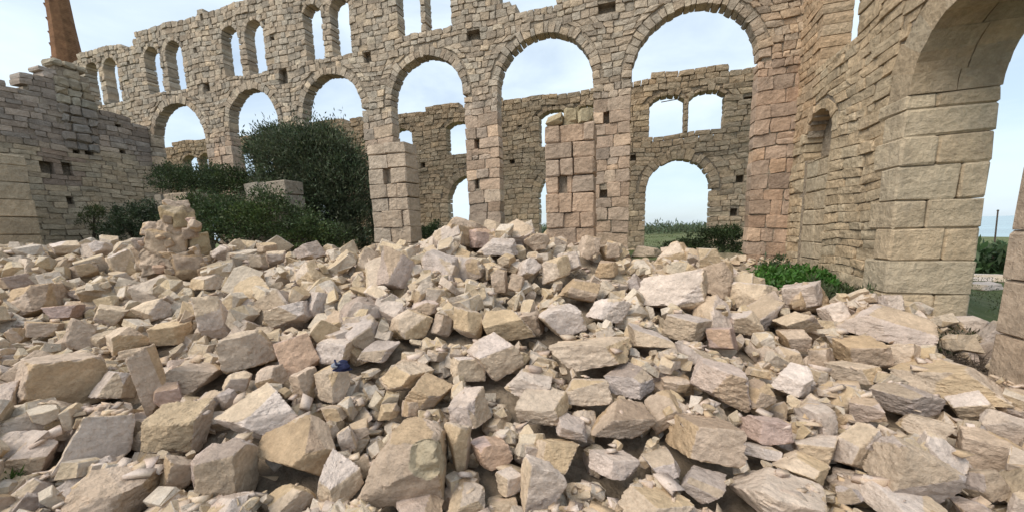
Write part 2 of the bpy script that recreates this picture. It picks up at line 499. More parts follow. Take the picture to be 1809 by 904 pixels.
class Wall:
    def __init__(s, origin, udir, wdir, u0, u1, v0, top, thick, openings, mat, tint, course, width, name='stone'):
        s.o, s.ud, s.wd = np.array(origin, float), np.array(udir, float), np.array(wdir, float)
        s.u0, s.u1, s.v0, s.top, s.T, s.op, s.mat, s.tint, s.course, s.width = u0, u1, v0, top, thick, openings, mat, tint, course, width
        s.stones = []          # (name, V(world), F, C)
        s.skip = lambda u, v: False
    def W(s, V):
        V = np.asarray(V, float)
        return s.o + V[:, :1]*s.ud + V[:, 1:2]*np.array([0, 0, 1.0]) + V[:, 2:3]*s.wd
    def add(s, name, geo):
        V, F, C = geo
        s.stones.append((name, s.W(V), F, C))
    def free(s, v):
        iv = [(s.u0, s.u1, 0, 0)]
        for o in s.op:
            e = o.extent(v)
            if e is None: continue
            nxt = []
            for (a, b, la, lb) in iv:
                if e[1] <= a or e[0] >= b: nxt.append((a, b, la, lb)); continue
                if e[0] > a: nxt.append((a, e[0], la, o.edge))
                if e[1] < b: nxt.append((e[1], b, o.edge, lb))
            iv = nxt
        return [i for i in iv if i[1]-i[0] > 0.04]
    def lay(s, **kw):
        v = s.v0
        vmax = max(s.top(u) for u in np.linspace(s.u0, s.u1, 200))
        while v < vmax:
            h = rng.uniform(*s.course(v))
            a, b = s.free(v+0.012), s.free(v+h-0.012)
            pairs = []
            if len(a) == len(b) and all(min(x[1], y[1])-max(x[0], y[0]) > 0.55*max(x[1]-x[0], y[1]-y[0]) for x, y in zip(a, b)):
                pairs = list(zip(a, b))
            else:
                pairs = [(x, x) for x in s.free(v+h*0.45)]
            for fa, fb in pairs:
                w = (fa[1]-fa[0]+fb[1]-fb[0])/2
                if w < 0.06: continue
                ws = []
                t = 0
                while t < w:
                    x = rng.uniform(*s.width(v, w)); ws.append(x); t += x
                if len(ws) > 1 and rng.random() < 0.5: ws = ws[:-1]
                fr = np.concatenate([[0], np.cumsum(ws)/np.sum(ws)])
                for i in range(len(ws)):
                    b0, b1 = fa[0]+(fa[1]-fa[0])*fr[i], fa[0]+(fa[1]-fa[0])*fr[i+1]
                    t0, t1 = fb[0]+(fb[1]-fb[0])*fr[i], fb[0]+(fb[1]-fb[0])*fr[i+1]
                    um, vm = (b0+b1+t0+t1)/4, v+h/2
                    tp = s.top(um)
                    if vm > tp or s.skip(um, vm): continue
                    endst = max(fa[2] if i == 0 else 0, fa[3] if i == len(ws)-1 else 0)
                    crown = v+h > tp-0.35
                    back = 0.27 if endst == 2 else s.T if (endst or crown) else 0.13
                    wv = lambda u, vv: vv + 0.025*math.sin(u*1.7+vv*2.3) + 0.018*math.sin(u*4.1-vv*1.1)
                    P = [(b0, wv(b0, v)), (b1, wv(b1, v)), (t1, wv(t1, v+h)), (t0, wv(t0, v+h))]
                    ty = s.tint(um, vm)
                    if not endst and not crown and h > 0.2 and (b1-b0) < 0.42 and rng.random() < 0.22:
                        k = rng.uniform(0.4, 0.6)
                        ml = (P[0][0]*(1-k)+P[3][0]*k, P[0][1]*(1-k)+P[3][1]*k); mr = (P[1][0]*(1-k)+P[2][0]*k, P[1][1]*(1-k)+P[2][1]*k)
                        s.add('stone', stone_geo([P[0], P[1], mr, ml], 0, back, ty, **kw))
                        s.add('stone', stone_geo([ml, mr, P[2], P[3]], 0, back, s.tint(um, vm), **kw))
                    else:
                        s.add('stone', stone_geo(P, rng.uniform(-0.012, 0.012), back, ty, **kw))
            v += h
    def rings(s, seglen=0.2):
        for o in s.op:
            if o.flat or o.ring <= 0 or getattr(o, 'ring_built', False): continue
            r0, r1 = o.r, o.r+o.ring
            half = math.asin(min(1, o.hw/o.r)) if o.rise < o.hw-1e-4 else math.pi/2
            n = max(5, int(round(2*half*(r0+r1)/2/seglen)))
            ed = np.linspace(-half, half, n+1)
            ed[1:-1] += rng.uniform(-0.28, 0.28, n-1)*(2*half/n)
            for i in range(n):
                a0, a1 = ed[i], ed[i+1]
                ra, rb = r0+jit(0.014), r1+rng.uniform(-0.08, 0.04)
                pt = lambda a, r: (o.c + r*math.sin(a), o.cv + r*math.cos(a))
                am = (a0+a1)/2
                um, vm = pt(am, (ra+rb)/2)
                if vm > s.top(um): continue
                P = [pt(a0, ra), pt(a1, ra), pt(a1, rb), pt(a0, rb)]
                P = P[::-1] if False else P
                s.add('voussoir', stone_geo(P, 0.0+jit(0.012), s.T if o.through else 0.27, s.tint(um, vm)*rng.uniform(0.95, 1.08), bulge=0.010, jitter=0.010))
    def core(s, parent, cell=0.1):
        nu, nv = int(round((s.u1-s.u0)/cell)), 0
        us = np.linspace(s.u0, s.u1, nu+1)
        vmax = max(s.top(u) for u in us)
        nv = int(math.ceil((vmax-s.v0)/cell))
        vs = s.v0 + np.arange(nv+1)*cell
        uc, vc = (us[:-1]+us[1:])/2, (vs[:-1]+vs[1:])/2
        U, Vv = np.meshgrid(uc, vc)
        T = np.array([s.top(u) for u in uc])
        base = Vv < (T[None, :]-0.16)
        thr, blind = np.zeros_like(base), np.zeros_like(base)
        for o in s.op:
            (thr if o.through else blind)[...] |= o.inside(U, Vv, 0.085 if o.through else 0.01)
        fr = base & ~thr & ~blind
        bk = base & ~thr
        VV, FF = [], []
        def emit(mask, w0, w1):
            m = np.pad(mask, 1)
            vid = {}
            def vert(i, j, k):
                key = (i, j, k)
                if key not in vid:
                    vid[key] = len(VV)
                    VV.append((us[i], vs[j], (w0, w1)[k]))
                return vid[key]
            for j, i in zip(*np.nonzero(mask)):
                FF.append((vert(i, j, 0), vert(i+1, j, 0), vert(i+1, j+1, 0), vert(i, j+1, 0)))
                FF.append((vert(i, j, 1), vert(i, j+1, 1), vert(i+1, j+1, 1), vert(i+1, j, 1)))
                if not m[j+1, i]: FF.append((vert(i, j, 0), vert(i, j+1, 0), vert(i, j+1, 1), vert(i, j, 1)))
                if not m[j+1, i+2]: FF.append((vert(i+1, j, 0), vert(i+1, j, 1), vert(i+1, j+1, 1), vert(i+1, j+1, 0)))
                if not m[j, i+1]: FF.append((vert(i, j, 0), vert(i, j, 1), vert(i+1, j, 1), vert(i+1, j, 0)))
                if not m[j+2, i+1]: FF.append((vert(i, j+1, 0), vert(i+1, j+1, 0), vert(i+1, j+1, 1), vert(i, j+1, 1)))
        mid = min(0.27, s.T*0.7)
        emit(fr, 0.024, mid)
        emit(bk, mid+0.002, s.T-0.05)
        me = mesh_from('wall_core', s.W(np.array(VV)), FF)
        link_mesh('wall_core', me, MAT_MORTAR, parent)
def px_area(V):
    x, y, d = proj(V)
    if (d < 0.05).any(): return 0.0
    cx, cy = x.mean(), y.mean()
    if not (0 < cx < 1809 and 0 < cy < 904): return 0.0
    return float(np.ptp(x)*np.ptp(y))
def emit_stones(stones, parent, mat, rest_name, limit=290):
    """the stones that show largest are parts of their own, the rest one part of kind stuff"""
    ar = [px_area(st[1]) for st in stones]
    order = np.argsort(ar)[::-1]
    count = {}
    rest = []
    for k in order:
        name, V, F, C = stones[k]
        if count.get(name, 0) < limit and ar[k] > 60:
            count[name] = count.get(name, 0)+1
            c = V.mean(0)
            link_mesh(name, mesh_from(name, V-c, F, C), mat, parent, c)
        else:
            rest.append((V, F, C))
    if rest:
        VV, FF, CC, n = [], [], [], 0
        for V, F, C in rest:
            VV.append(V); CC.append(C)
            FF += [tuple(a+n for a in f) for f in F]
            n += len(V)
        o = link_mesh(rest_name, mesh_from(rest_name, np.concatenate(VV), FF, np.concatenate(CC)), mat, parent)
        tag(o, kind='stuff')
def vary(base, amt=0.16, hue=0.05):
    b = np.array(base)*(1+jit(amt))
    return np.clip(b*(1+np.array([hue, 0, -hue])*jit(1.0)), 0.01, 0.9)
def blend(a, b, t):
    t = min(1, max(0, t)); return np.array(a)*(1-t)+np.array(b)*t
def ragged(f, amp=0.10, seed=0):
    return lambda u: f(u) + amp*float(noise3(np.array([u*3.1, 0.5, 0.5]), seed)) + amp*0.8*float(noise3(np.array([u*9.0, 1.5, 0.5]), seed+1))

# ---- the arcade: two storeys of openings, running away to the left
ARC_Y = 9.0
arches = [(-0.05, 2.32), (-3.12, -0.87), (-6.09, -4.01), (-9.05, -7.02), (-11.98, -10.02), (-15.55, -13.10), (-18.7, -16.6)]
op = [Opening(a, b, 0.5, 6.37-(b-a)/2, None, 0.23) for a, b in arches]
for k, (a, b) in enumerate([(-8.70, -7.20), (-11.86, -10.20), (-15.38, -13.62), (-18.55, -16.83)]):
    m = 0.15
    c = (a+b)/2
    op += [Opening(a, c-m, 6.84, 7.92, None if False else 0.28, 0.16), Opening(c+m, b, 6.84, 7.92, 0.28, 0.16)]
op += [Opening(-5.72, -5.08, 6.90, 8.0, 0.28, 0.16), Opening(-4.93, -4.25, 6.90, 8.0, 0.28, 0.16)]
for (u, v, w, h) in [(-6.74, 6.5, .24, .26), (-9.62, 6.35, .28, .42), (-3.68, 6.5, .34, .24), (-0.58, 6.52, .36, .24), (-12.73, 6.55, .25, .28),
                     (-3.70, 4.0, .12, .26), (-3.74, 3.08, .12, .26), (-0.58, 4.15, .12, .42), (-0.63, 2.62, .16, .22), (-6.6, 3.4, .12, .25), (-9.9, 7.5, .14, .14), (-6.9, 8.0, .14, .14), (-3.3, 7.6, .14, .14), (-13.0, 7.7, .16, .18), (-16.2, 7.8, .14, .14)]:
    op.append(Opening(u-w/2, u+w/2, v, v+h, through=False))
def arc_top(u):
    xs = [-24, -20.2, -20.0, -18.7, -16.4, -16.3, -15.65, -15.6, -12.6, -12.55, -12.1, -8, -3.1, -2.95, -2.6, -1.9, -1.3, -1.15, -0.6, 4]
    zs = [7.6, 7.9, 8.35, 8.5, 8.62, 8.45, 8.5, 8.72, 8.78, 8.6, 8.75, 8.8, 8.8, 7.3, 6.98, 6.95, 7.05, 7.3, 8.6, 8.7]
    return float(np.interp(u, xs, zs))
def arc_tint(u, v):
    up = (0.42, 0.348, 0.27); lo = (0.47, 0.36, 0.277)
    if u > 2.2: lo = (0.45, 0.325, 0.24); up = (0.42, 0.325, 0.24)
    t = (v-4.4 + 0.7*float(noise3(np.array([u*0.8, v*0.8, 3.0]), 5)))/0.8
    c = blend(lo, up, t)
    q = rng.random()
    if q < 0.14: c = c*np.array([0.80, 0.79, 0.79])
    elif q < 0.26: c = c*np.array([1.22, 1.2, 1.15])
    return vary(c, 0.15, 0.05)
arc_root = empty('arcade_wall', (-7, ARC_Y, 1.2), 'long ruined grey limestone wall of tall round arches with paired windows above', 'wall')
arcade = Wall((0, ARC_Y, 0), (1, 0, 0), (0, 1, 0), -22.0, 3.50, 0.75, ragged(arc_top, 0.07, 2), 0.31, op, MAT_WALL, arc_tint,
              lambda v: (0.22, 0.33) if v < 4.7 else (0.11, 0.19),
              lambda v, w: (0.22, 0.44) if v < 4.7 else (0.12, 0.31))
arcade.skip = lambda u, v: u < -16.1 and v < 5.7
arcade.lay(bulge=0.008, jitter=0.020); arcade.rings(0.15)
arcade.core(arc_root)
# stump of the broken mullion in the window above the third arch is left by the opening pair; sill blocks
emit_stones(arcade.stones, arc_root, MAT_WALL, 'small_stones')

# ---- the rear wall seen through the arches
FAR_Y = 11.49
op = []
for k in range(8):
    s = -3.11*k
    op += [Opening(0.43+s, 1.30+s, 4.40, 5.30, 0.17, 0.15), Opening(1.41+s, 2.26+s, 4.40, 5.30, 0.17, 0.15)]
    op += [Opening(0.38+s, 2.02+s, 0.6, 2.95, None, 0.27)]
for (u, v, w, h) in [(2.71, 3.05, .17, .22), (2.64, 2.2, .2, .18), (2.79, 5.1, .2, .14), (-6.71, 4.1, .14, .2), (-3.56, 4.0, .17, .2), (-3.3, 5.07, .13, .13), (0.02, 3.85, .14, .14), (-0.5, 3.1, .14, .16)]:
    op.append(Opening(u-w/2, u+w/2, v, v+h, through=False))
def far_tint(u, v):
    c = np.array((0.50, 0.39, 0.275))
    q = rng.random()
    if q < 0.1: c = c*0.8
    elif q < 0.2: c = c*np.array([1.15, 1.15, 1.12])
    return vary(c, 0.13, 0.04)
far_root = empty('rear_wall', (-7, FAR_Y, 1.2), 'lower tan stone wall behind the arches with twin windows over arched doorways', 'wall')
far = Wall((0, FAR_Y, 0), (1, 0, 0), (0, 1, 0), -22.5, 3.6, 0.8, ragged(lambda u: 5.98+0.03*math.sin(u), 0.045, 4), 0.34, op, MAT_WARM, far_tint,
           lambda v: (0.11, 0.175), lambda v, w: (0.16, 0.40) if w > 0.3 else (0.3, 0.4))
far.lay(bulge=0.008, jitter=0.012); far.rings(0.17); far.core(far_root)
for k in range(8):
    V, F, C = ashlar_geo(1.305-3.11*k, 1.405-3.11*k, FAR_Y+0.02, FAR_Y+0.26, 4.36, 5.46, vary((0.30, 0.225, 0.16), 0.08), 0.01, 0.004)
    c = V.mean(0)
    link_mesh('mullion', mesh_from('mullion', V-c, F, C), MAT_WARM, far_root, c)
emit_stones(far.stones, far_root, MAT_WARM, 'small_stones')
# iron rod left in the twin window
def tube(name, pts, rad, mat, parent=None, sides=6, taper=None):
    pts = [np.array(p, float) for p in pts]
    V, F = [], []
    for i, p in enumerate(pts):
        t = pts[min(i+1, len(pts)-1)] - pts[max(i-1, 0)]
        t /= np.linalg.norm(t)
        a = np.cross(t, [0.3, 0.2, 1.0] if abs(t[2]) < 0.9 else [1.0, 0.1, 0]); a /= np.linalg.norm(a)
        b = np.cross(t, a)
        r = rad if taper is None else rad*(1-(1-taper)*i/(len(pts)-1))
        for k in range(sides):
            V.append(p + r*(a*math.cos(2*math.pi*k/sides) + b*math.sin(2*math.pi*k/sides)))
    for i in range(len(pts)-1):
        for k in range(sides):
            F.append((i*sides+k, i*sides+(k+1) % sides, (i+1)*sides+(k+1) % sides, (i+1)*sides+k))
    F.append(tuple(range(sides))[::-1]); F.append(tuple(range((len(pts)-1)*sides, len(pts)*sides)))
    c = np.mean(V, 0)
    return link_mesh(name, mesh_from(name, np.array(V)-c, F), mat, parent, c)
MAT_IRON = simple_mat('rusted_iron', (0.10, 0.06, 0.04), 0.8, 0.4, 30)
tube('iron_rod', [aty(1168, 181, 11.52), aty(1206, 174, 11.6)], 0.012, MAT_IRON, far_root)

# ---- the end wall on the right
END_X = 3.02
end_root = empty('end_wall', (END_X, 7, 1.1), 'tan coursed stone wall on the right with a tall arched doorway and blind niche', 'wall')
door = Opening(4.22, 5.70, 0.0, 3.40, None, 0.42)
niche = Opening(7.50, 8.46, 3.08, 3.40, None, 0.20, through=False, deep=True)
slot = Opening(7.03, 8.14, 4.62, 9.0)
op = [door, niche, slot, Opening(7.52, 8.44, 0.3, 3.08, through=False, deep=True)]
def end_tint(u, v):
    c = blend((0.50, 0.395, 0.27), (0.47, 0.365, 0.25), (v-3)/3)
    if u > 8.2 and v > 3.5: c = c*np.array([1.0, 0.93, 0.9])
    return vary(c, 0.12, 0.04)
endw = Wall((END_X, 0, 0), (0, 1, 0), (1, 0, 0), 6.02, 9.2, 0.3, lambda u: 8.5, 0.42, op, MAT_WARM, end_tint,
            lambda v: (0.10, 0.175), lambda v, w: (0.18, 0.52) if w > 0.4 else (0.3, 0.4))
door.ring_built = True
endw.lay(bulge=0.007, gap=0.004, jitter=0.008); endw.rings(0.22)
endw.core(end_root)
# upper part over the doorway
up = Wall((END_X, 0, 0), (0, 1, 0), (1, 0, 0), 3.0, 6.02, 0.3, lambda u: 8.5, 0.42, [door], MAT_WARM, end_tint,
          lambda v: (0.10, 0.175), lambda v, w: (0.18, 0.52) if w > 0.4 else (0.3, 0.4))
up.skip = lambda u, v: v < 3.38
up.lay(bulge=0.007, gap=0.004, jitter=0.008)
up.core(end_root)
endw.stones += up.stones
# arch of the doorway: large voussoirs, two through the depth of the wall
half = math.pi/2
n = 11
DT = 0.78
for i in range(n):
    a0, a1 = -half+math.pi*i/n, -half+math.pi*(i+1)/n
    cut = rng.uniform(0.3, 0.48)
    for (w0, w1) in ((-0.02, cut), (cut+0.012, DT)):
        ra, rb = door.r+jit(0.01), door.r+0.40+jit(0.04)
        e = -0.003
        pts = [(door.c+r*math.sin(a), door.cv+r*math.cos(a)) for a, r in ((a0+e, ra), ((a0+a1)/2, ra), (a1-e, ra), (a1-e, rb), (a0+e, rb))]
        V = np.array([[p[0], p[1], w] for w in (w0, w1) for p in pts]) + jit(0.004, (10, 3))
        F = [(0, 1, 2, 3, 4)[::-1], (5, 6, 7, 8, 9)] + [(k, (k+1) % 5, 5+(k+1) % 5, 5+k) for k in range(5)]
        C = np.tile(np.append(vary((0.42, 0.335, 0.235), 0.1, 0.03), 1), (10, 1))
        endw.stones.append(('voussoir', endw.W(V), F, C))
# dressed jamb blocks
def jamb(u_edge, sgn, v0, v1, hs, wide, colr):
    v = v0; k = 0
    while v < v1:
        h = min(hs[k % len(hs)], v1-v)
        if v1-(v+h) < 0.15: h = v1-v
        w = wide[k % 2]+jit(0.05)
        cut = (0.30, 0.50)[k % 2]+jit(0.06)
        parts = [(-0.03, cut-0.002), (cut+0.002, DT)] if k % 5 != 2 else [(-0.03, DT)]
        for (w0, w1) in parts:
            e = u_edge + jit(0.008)
            a, b = (e, e+w) if sgn > 0 else (e-w, e)
            V, F, C = ashlar_geo(END_X+w0, END_X+w1, a, b, v+0.0015, v+h-0.0015, vary(colr, 0.09, 0.03), 0.016, 0.006)
            endw.stones.append(('jamb_block', V, F, C))
        v += h; k += 1
jamb(5.70, 1, 0.35, 3.40, (0.36, 0.39, 0.40, 0.38, 0.33, 0.40, 0.32, 0.30), (0.50, 0.36), (0.53, 0.43, 0.305))
jamb(4.22, -1, -0.1, 2.40, (0.62, 0.5, 0.46, 0.4), (0.9, 0.7), (0.46, 0.355, 0.265))
jamb(4.14, -1, 2.40, 3.40, (0.5, 0.3), (0.8, 0.8), (0.45, 0.345, 0.255))
# infill blocks of the blind niche
v = 0.75
while v < 3.07:
    h = min(rng.uniform(0.24, 0.33), 3.08-v)
    cut = rng.uniform(7.8, 8.2)
    for a, b in ((7.53, cut), (cut, 8.43)):
        V, F, C = ashlar_geo(END_X+0.05, END_X+0.3, a+0.004, b-0.004, v+0.004, v+h-0.004, vary((0.48, 0.395, 0.285), 0.08, 0.03), 0.012)
        endw.stones.append(('infill_block', V, F, C))
    v += h
emit_stones(endw.stones, end_root, MAT_WARM, 'small_stones')

# ---- the cross wall on the left, dark and weathered above
CR_X = -15.75
cross_root = empty('cross_wall', (CR_X, 7, 1.5), 'weathered left wall, dark grey above and tan below, with stub of tower', 'wall')
def cr_top(u):
    return float(np.interp(u, [2, 5.6, 6.15, 6.3, 6.4, 6.55, 6.6, 6.86, 6.92, 7.0, 7.55, 7.68, 7.72, 8.4, 9.0], [6.4, 6.25, 6.2, 6.2, 6.55, 6.5, 6.75, 6.85, 7.05, 7.15, 7.1, 7.0, 6.12, 5.98, 5.9]))
op = []
for (u, v, w, h) in [(6.45, 3.85, .26, .42), (6.85, 3.9, .2, .4), (8.23, 5.58, .18, .14), (8.21, 4.75, .16, .14), (6.78, 3.06, .14, .2), (7.42, 4.58, .14, .16), (7.11, 4.58, .14, .18), (7.9, 2.3, .1, .14)]:
    op.append(Opening(u-w/2, u+w/2, v, v+h, through=False))
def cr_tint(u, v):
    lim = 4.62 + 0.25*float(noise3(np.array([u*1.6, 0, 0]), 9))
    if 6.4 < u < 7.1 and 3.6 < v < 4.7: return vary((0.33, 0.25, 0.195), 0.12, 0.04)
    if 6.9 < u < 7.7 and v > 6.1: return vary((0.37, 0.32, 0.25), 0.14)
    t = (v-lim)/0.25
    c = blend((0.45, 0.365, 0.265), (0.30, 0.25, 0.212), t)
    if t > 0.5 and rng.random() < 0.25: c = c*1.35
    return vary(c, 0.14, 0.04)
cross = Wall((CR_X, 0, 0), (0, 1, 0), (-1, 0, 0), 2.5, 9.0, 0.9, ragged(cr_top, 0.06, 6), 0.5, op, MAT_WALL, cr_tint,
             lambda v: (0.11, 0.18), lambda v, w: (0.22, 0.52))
cross.skip = lambda u, v: 6.92 < u < 7.7 and v > 4.7
cross.lay(bulge=0.009, gap=0.004, jitter=0.009)
cross.core(cross_root)
# stub of a tower bonded into the wall: large rough blocks standing proud
v = 4.7
while v < 7.15:
    h = rng.uniform(0.17, 0.30)
    e0, e1 = 6.92+jit(0.06), 7.70+jit(0.06)
    cut, cut2 = rng.uniform(7.1, 7.22), rng.uniform(7.36, 7.5)
    for a, b in ((e0, cut), (cut, cut2), (cut2, e1)):
        if v+h > 7.0 and rng.random() < 0.35: continue
        c = (0.38, 0.33, 0.255) if v > 5.9 else (0.27, 0.235, 0.205)
        V, F, C = ashlar_geo(CR_X-0.45, CR_X+0.07+jit(0.05), a+0.005, b-0.005, v+0.005, v+h-0.005, vary(c, 0.18), 0.035, 0.02)
        cross.stones.append(('stub_block', V, F, C))
    v += h
emit_stones(cross.stones, cross_root, MAT_WALL, 'small_stones')

# ---- free-standing ashlar pillars
def pillar(label, x0, x1, y0, y1, zb, courses, colr, seed_, slots=(), splits=2, mat=MAT_ASH, taper=0.0):
    root = empty('ashlar_pillar', ((x0+x1)/2, (y0+y1)/2, zb), label, 'pillar', 'free-standing ashlar pillars')
    z = zb
    for k, h in enumerate(courses):
        nb = splits if rng.random() < 0.55 else splits+1
        cuts = np.sort(np.r_[x0, x1, x0+(x1-x0)*(np.arange(1, nb)/nb + jit(0.14, nb-1))])
        for i in range(len(cuts)-1):
            a, b = cuts[i]+0.004, cuts[i+1]-0.004
            spans = [(a, b)]
            for (su, sz, sw) in slots:
                if z <= sz < z+h:
                    spans = [(p, min(q, su-sw/2)) for p, q in spans] + [(max(p, su+sw/2), q) for p, q in spans]
            spans = [(p, q) for p, q in spans if q-p > 0.05]
            for a, b in spans:
              f = jit(0.02)
              V, F, C = ashlar_geo(a, b, y0+f, y1+jit(0.01), z+0.004, z+h-0.004, vary(colr, 0.13, 0.05), 0.012, 0.012)
              c = V.mean(0)
              link_mesh('block', mesh_from('block', V-c, F, C), mat, root, c)
        z += h
    V, F, C = ashlar_geo(x0+0.07, x1-0.07, y0+0.12, y1-0.07, zb, z-0.12, (0.2, 0.16, 0.12), 0.01)
    c = V.mean(0)
    link_mesh('pillar_core', mesh_from('pillar_core', V-c, F, C), MAT_MORTAR, root, c)
    return root, z
p1, _ = pillar('pale ashlar pillar with a square slot, standing beside the large dark shrub', -4.96, -4.10, 6.4, 6.84, 0.85,
               (0.32, 0.30, 0.33, 0.31, 0.32, 0.25, 0.27, 0.29, 0.27, 0.20), (0.47, 0.38, 0.295), 1, slots=((-4.52, 2.95, 0.11),))
p2, ztop = pillar('pinkish ashlar pillar with a rough yellow top, standing right of centre', -1.40, -0.59, 6.4, 6.88, 0.85,
                  (0.30, 0.28, 0.26, 0.31, 0.26, 0.32, 0.29, 0.27, 0.26, 0.28), (0.45, 0.335, 0.25), 2, slots=((-1.12, 2.58, 0.15),))
p3, _ = pillar('low broken pillar of pale blocks poking out between the dark bushes', -8.32, -7.14, 6.4, 6.9, 0.85,
               (0.36, 0.36, 0.36, 0.33, 0.30, 0.34, 0.30), (0.37, 0.31, 0.245), 3)
p4, _ = pillar('low pillar top behind the rubble stump, mostly hidden by shrubs', -11.35, -10.2, 6.4, 6.9, 0.95,
               (0.38, 0.38, 0.38, 0.36, 0.32, 0.35), (0.33, 0.275, 0.215), 4)
p5, _ = pillar('large ashlar pier at the left edge with a rounded broken top', -15.2, -12.25, 4.0, 4.72, 1.0,
               (0.40, 0.40, 0.38, 0.37, 0.36, 0.36, 0.34, 0.22), (0.48, 0.39, 0.28), 5, splits=6)

# ------------------------------------------------------------------ rocks
_CS = {}
def cube_sphere(n):
    if n in _CS: return _CS[n]
    t = np.tan(np.linspace(-1, 1, n+1)*math.pi/4)
    V, F, ids = [], [], {}
    def vid(p):
        key = tuple(np.round(p, 5))
        if key not in ids:
            ids[key] = len(V); V.append(p)
        return ids[key]
    for ax in range(3):
        for s in (-1, 1):
            for i in range(n):
                for j in range(n):
                    q = []
                    for a, b in ((i, j), (i+1, j), (i+1, j+1), (i, j+1)):
                        p = np.zeros(3); p[ax] = s; p[(ax+1) % 3] = t[a]; p[(ax+2) % 3] = t[b]
                        q.append(vid(p))
                    F.append(q if s > 0 else q[::-1])
    V = np.array(V); V /= np.linalg.norm(V, axis=1, keepdims=True)
    _CS[n] = (V, np.array(F))
    return _CS[n]
def rot(ax, a):
    return np.array(Matrix.Rotation(a, 3, Vector(ax)))
PAL = [(0.57, 0.475, 0.375), (0.56, 0.46, 0.345), (0.56, 0.465, 0.38), (0.59, 0.50, 0.41), (0.50, 0.395, 0.29), (0.54, 0.435, 0.35), (0.51, 0.43, 0.355)]
def rock(n, dims, seed_, ncut=7, tint=None, sharp=130.0, rough=1.0):
    """a broken block: planes cut round a squared shape, arrises worn, faces uneven; returns V, F(quads), C"""
    g = np.random.default_rng(seed_)
    D, F = cube_sphere(n)
    N, dist = [], []
    skew = g.uniform(0.07, 0.27)
    for ax in range(3):
        for s in (-1, 1):
            v = np.zeros(3); v[ax] = s
            v += g.normal(0, skew, 3); v /= np.linalg.norm(v)
            N.append(v); dist.append(g.uniform(0.82, 1.0))
    for _ in range(ncut):
        v = g.normal(0, 1, 3); v /= np.linalg.norm(v)
        N.append(v); dist.append((np.abs(v).sum())*g.uniform(0.52, 0.84))
    N, dist = np.array(N), np.array(dist)
    dots = D @ N.T
    R = np.where(dots > 0.05, dist/np.maximum(dots, 0.05), 20.0)
    fac = R.argmin(1)
    r = -np.log(np.exp(-sharp*np.minimum(R, 3)).sum(1))/sharp
    V = D*r[:, None]
    off = g.uniform(0, 50, 3)
    d = 0.035*fbm(V*1.9+off, seed_ & 255, 2)
    fr_rough = g.uniform(0.2, 1.5, len(N))*rough
    if n >= 8:
        d += 0.020*fr_rough[fac]*fbm(V*6+off, 3+(seed_ & 255), 4 if n >= 16 else 2)
        q = fbm(V*np.array([2.0, 2.0, 3.4])+off, 40+(seed_ & 255), 2)
        d += 0.11*(np.floor(q*3.5)/3.5 - q + 0.14)*np.clip(fr_rough[fac]-0.35, 0, 1)             # broken bedding ledges
        # conchoidal chips along the arrises
        second = np.sort(R, 1)[:, 1]
        edge = np.exp(-((second-r)/0.09)**2)
        d -= edge*(0.10*np.clip(noise3(V*3.3+off, 11)-0.1, 0, 1) + 0.035*np.clip(noise3(V*9+off, 12), 0, 1))
    V = V*(1+d)[:, None]
    base = np.array(tint if tint is not None else PAL[g.integers(len(PAL))])*np.array([1.02, 0.995, 1.03])*g.uniform(0.9, 1.1)
    fresh = g.random(len(N))
    fc = np.where(fresh[:, None] < 0.38, base*np.array([0.98, 0.93, 0.80]), base)             # freshly broken, yellower
    fc = np.where(fresh[:, None] > 0.70, base*np.array([1.06, 1.08, 1.12]), fc)                # chalky, paler
    fc = np.where(fresh[:, None] > 0.94, base*np.array([0.80, 0.77, 0.75]), fc)                # old grey weathered face
    C = np.c_[fc[fac], np.ones(len(V))]
    C[:, :3] *= (1+0.10*fbm(V*3+off, 21, 2))[:, None]
    return V*np.array(dims)/2*1.0, F, C

# ---- working height map so that stones come to rest on one another
HX0, HY0, HC = -14.0, -0.6, 0.035
HNX, HNY = int(18.5/HC), int(10.6/HC)
hx = HX0+np.arange(HNX)*HC; hy = HY0+np.arange(HNY)*HC
HGX, HGY = np.meshgrid(hx, hy)
HM = surf(HGX, HGY) - 0.15
def foot(x, y, rx, ry):
    i0, i1 = int((x-rx-HX0)/HC), int((x+rx-HX0)/HC)+1
    j0, j1 = int((y-ry-HY0)/HC), int((y+ry-HY0)/HC)+1
    i0, j0 = max(i0, 0), max(j0, 0); i1, j1 = min(i1, HNX-1), min(j1, HNY-1)
    if i1 <= i0 or j1 <= j0: return None
    X, Y = HGX[j0:j1, i0:i1], HGY[j0:j1, i0:i1]
    q = ((X-x)/rx)**2+((Y-y)/ry)**2
    return (slice(j0, j1), slice(i0, i1)), q
def settle(x, y, rx, ry, hz, pct=45, sink=0.25):
    """z of the centre of a stone of half height hz resting at x, y"""
    f = foot(x, y, rx, ry)
    if f is None: return None
    sl, q = f
    m = q < 0.8
    if not m.any(): return None
    return np.percentile(HM[sl][m], pct) + hz*(1-2*sink*0.5) - 0.0
def register(x, y, z, rx, ry, hz):
    f = foot(x, y, rx, ry)
    if f is None: return
    sl, q = f
    m = q < 1
    H = HM[sl]
    H[m] = np.maximum(H[m], z + hz*0.9*np.sqrt(1-q[m]))
HERO_BOX = []
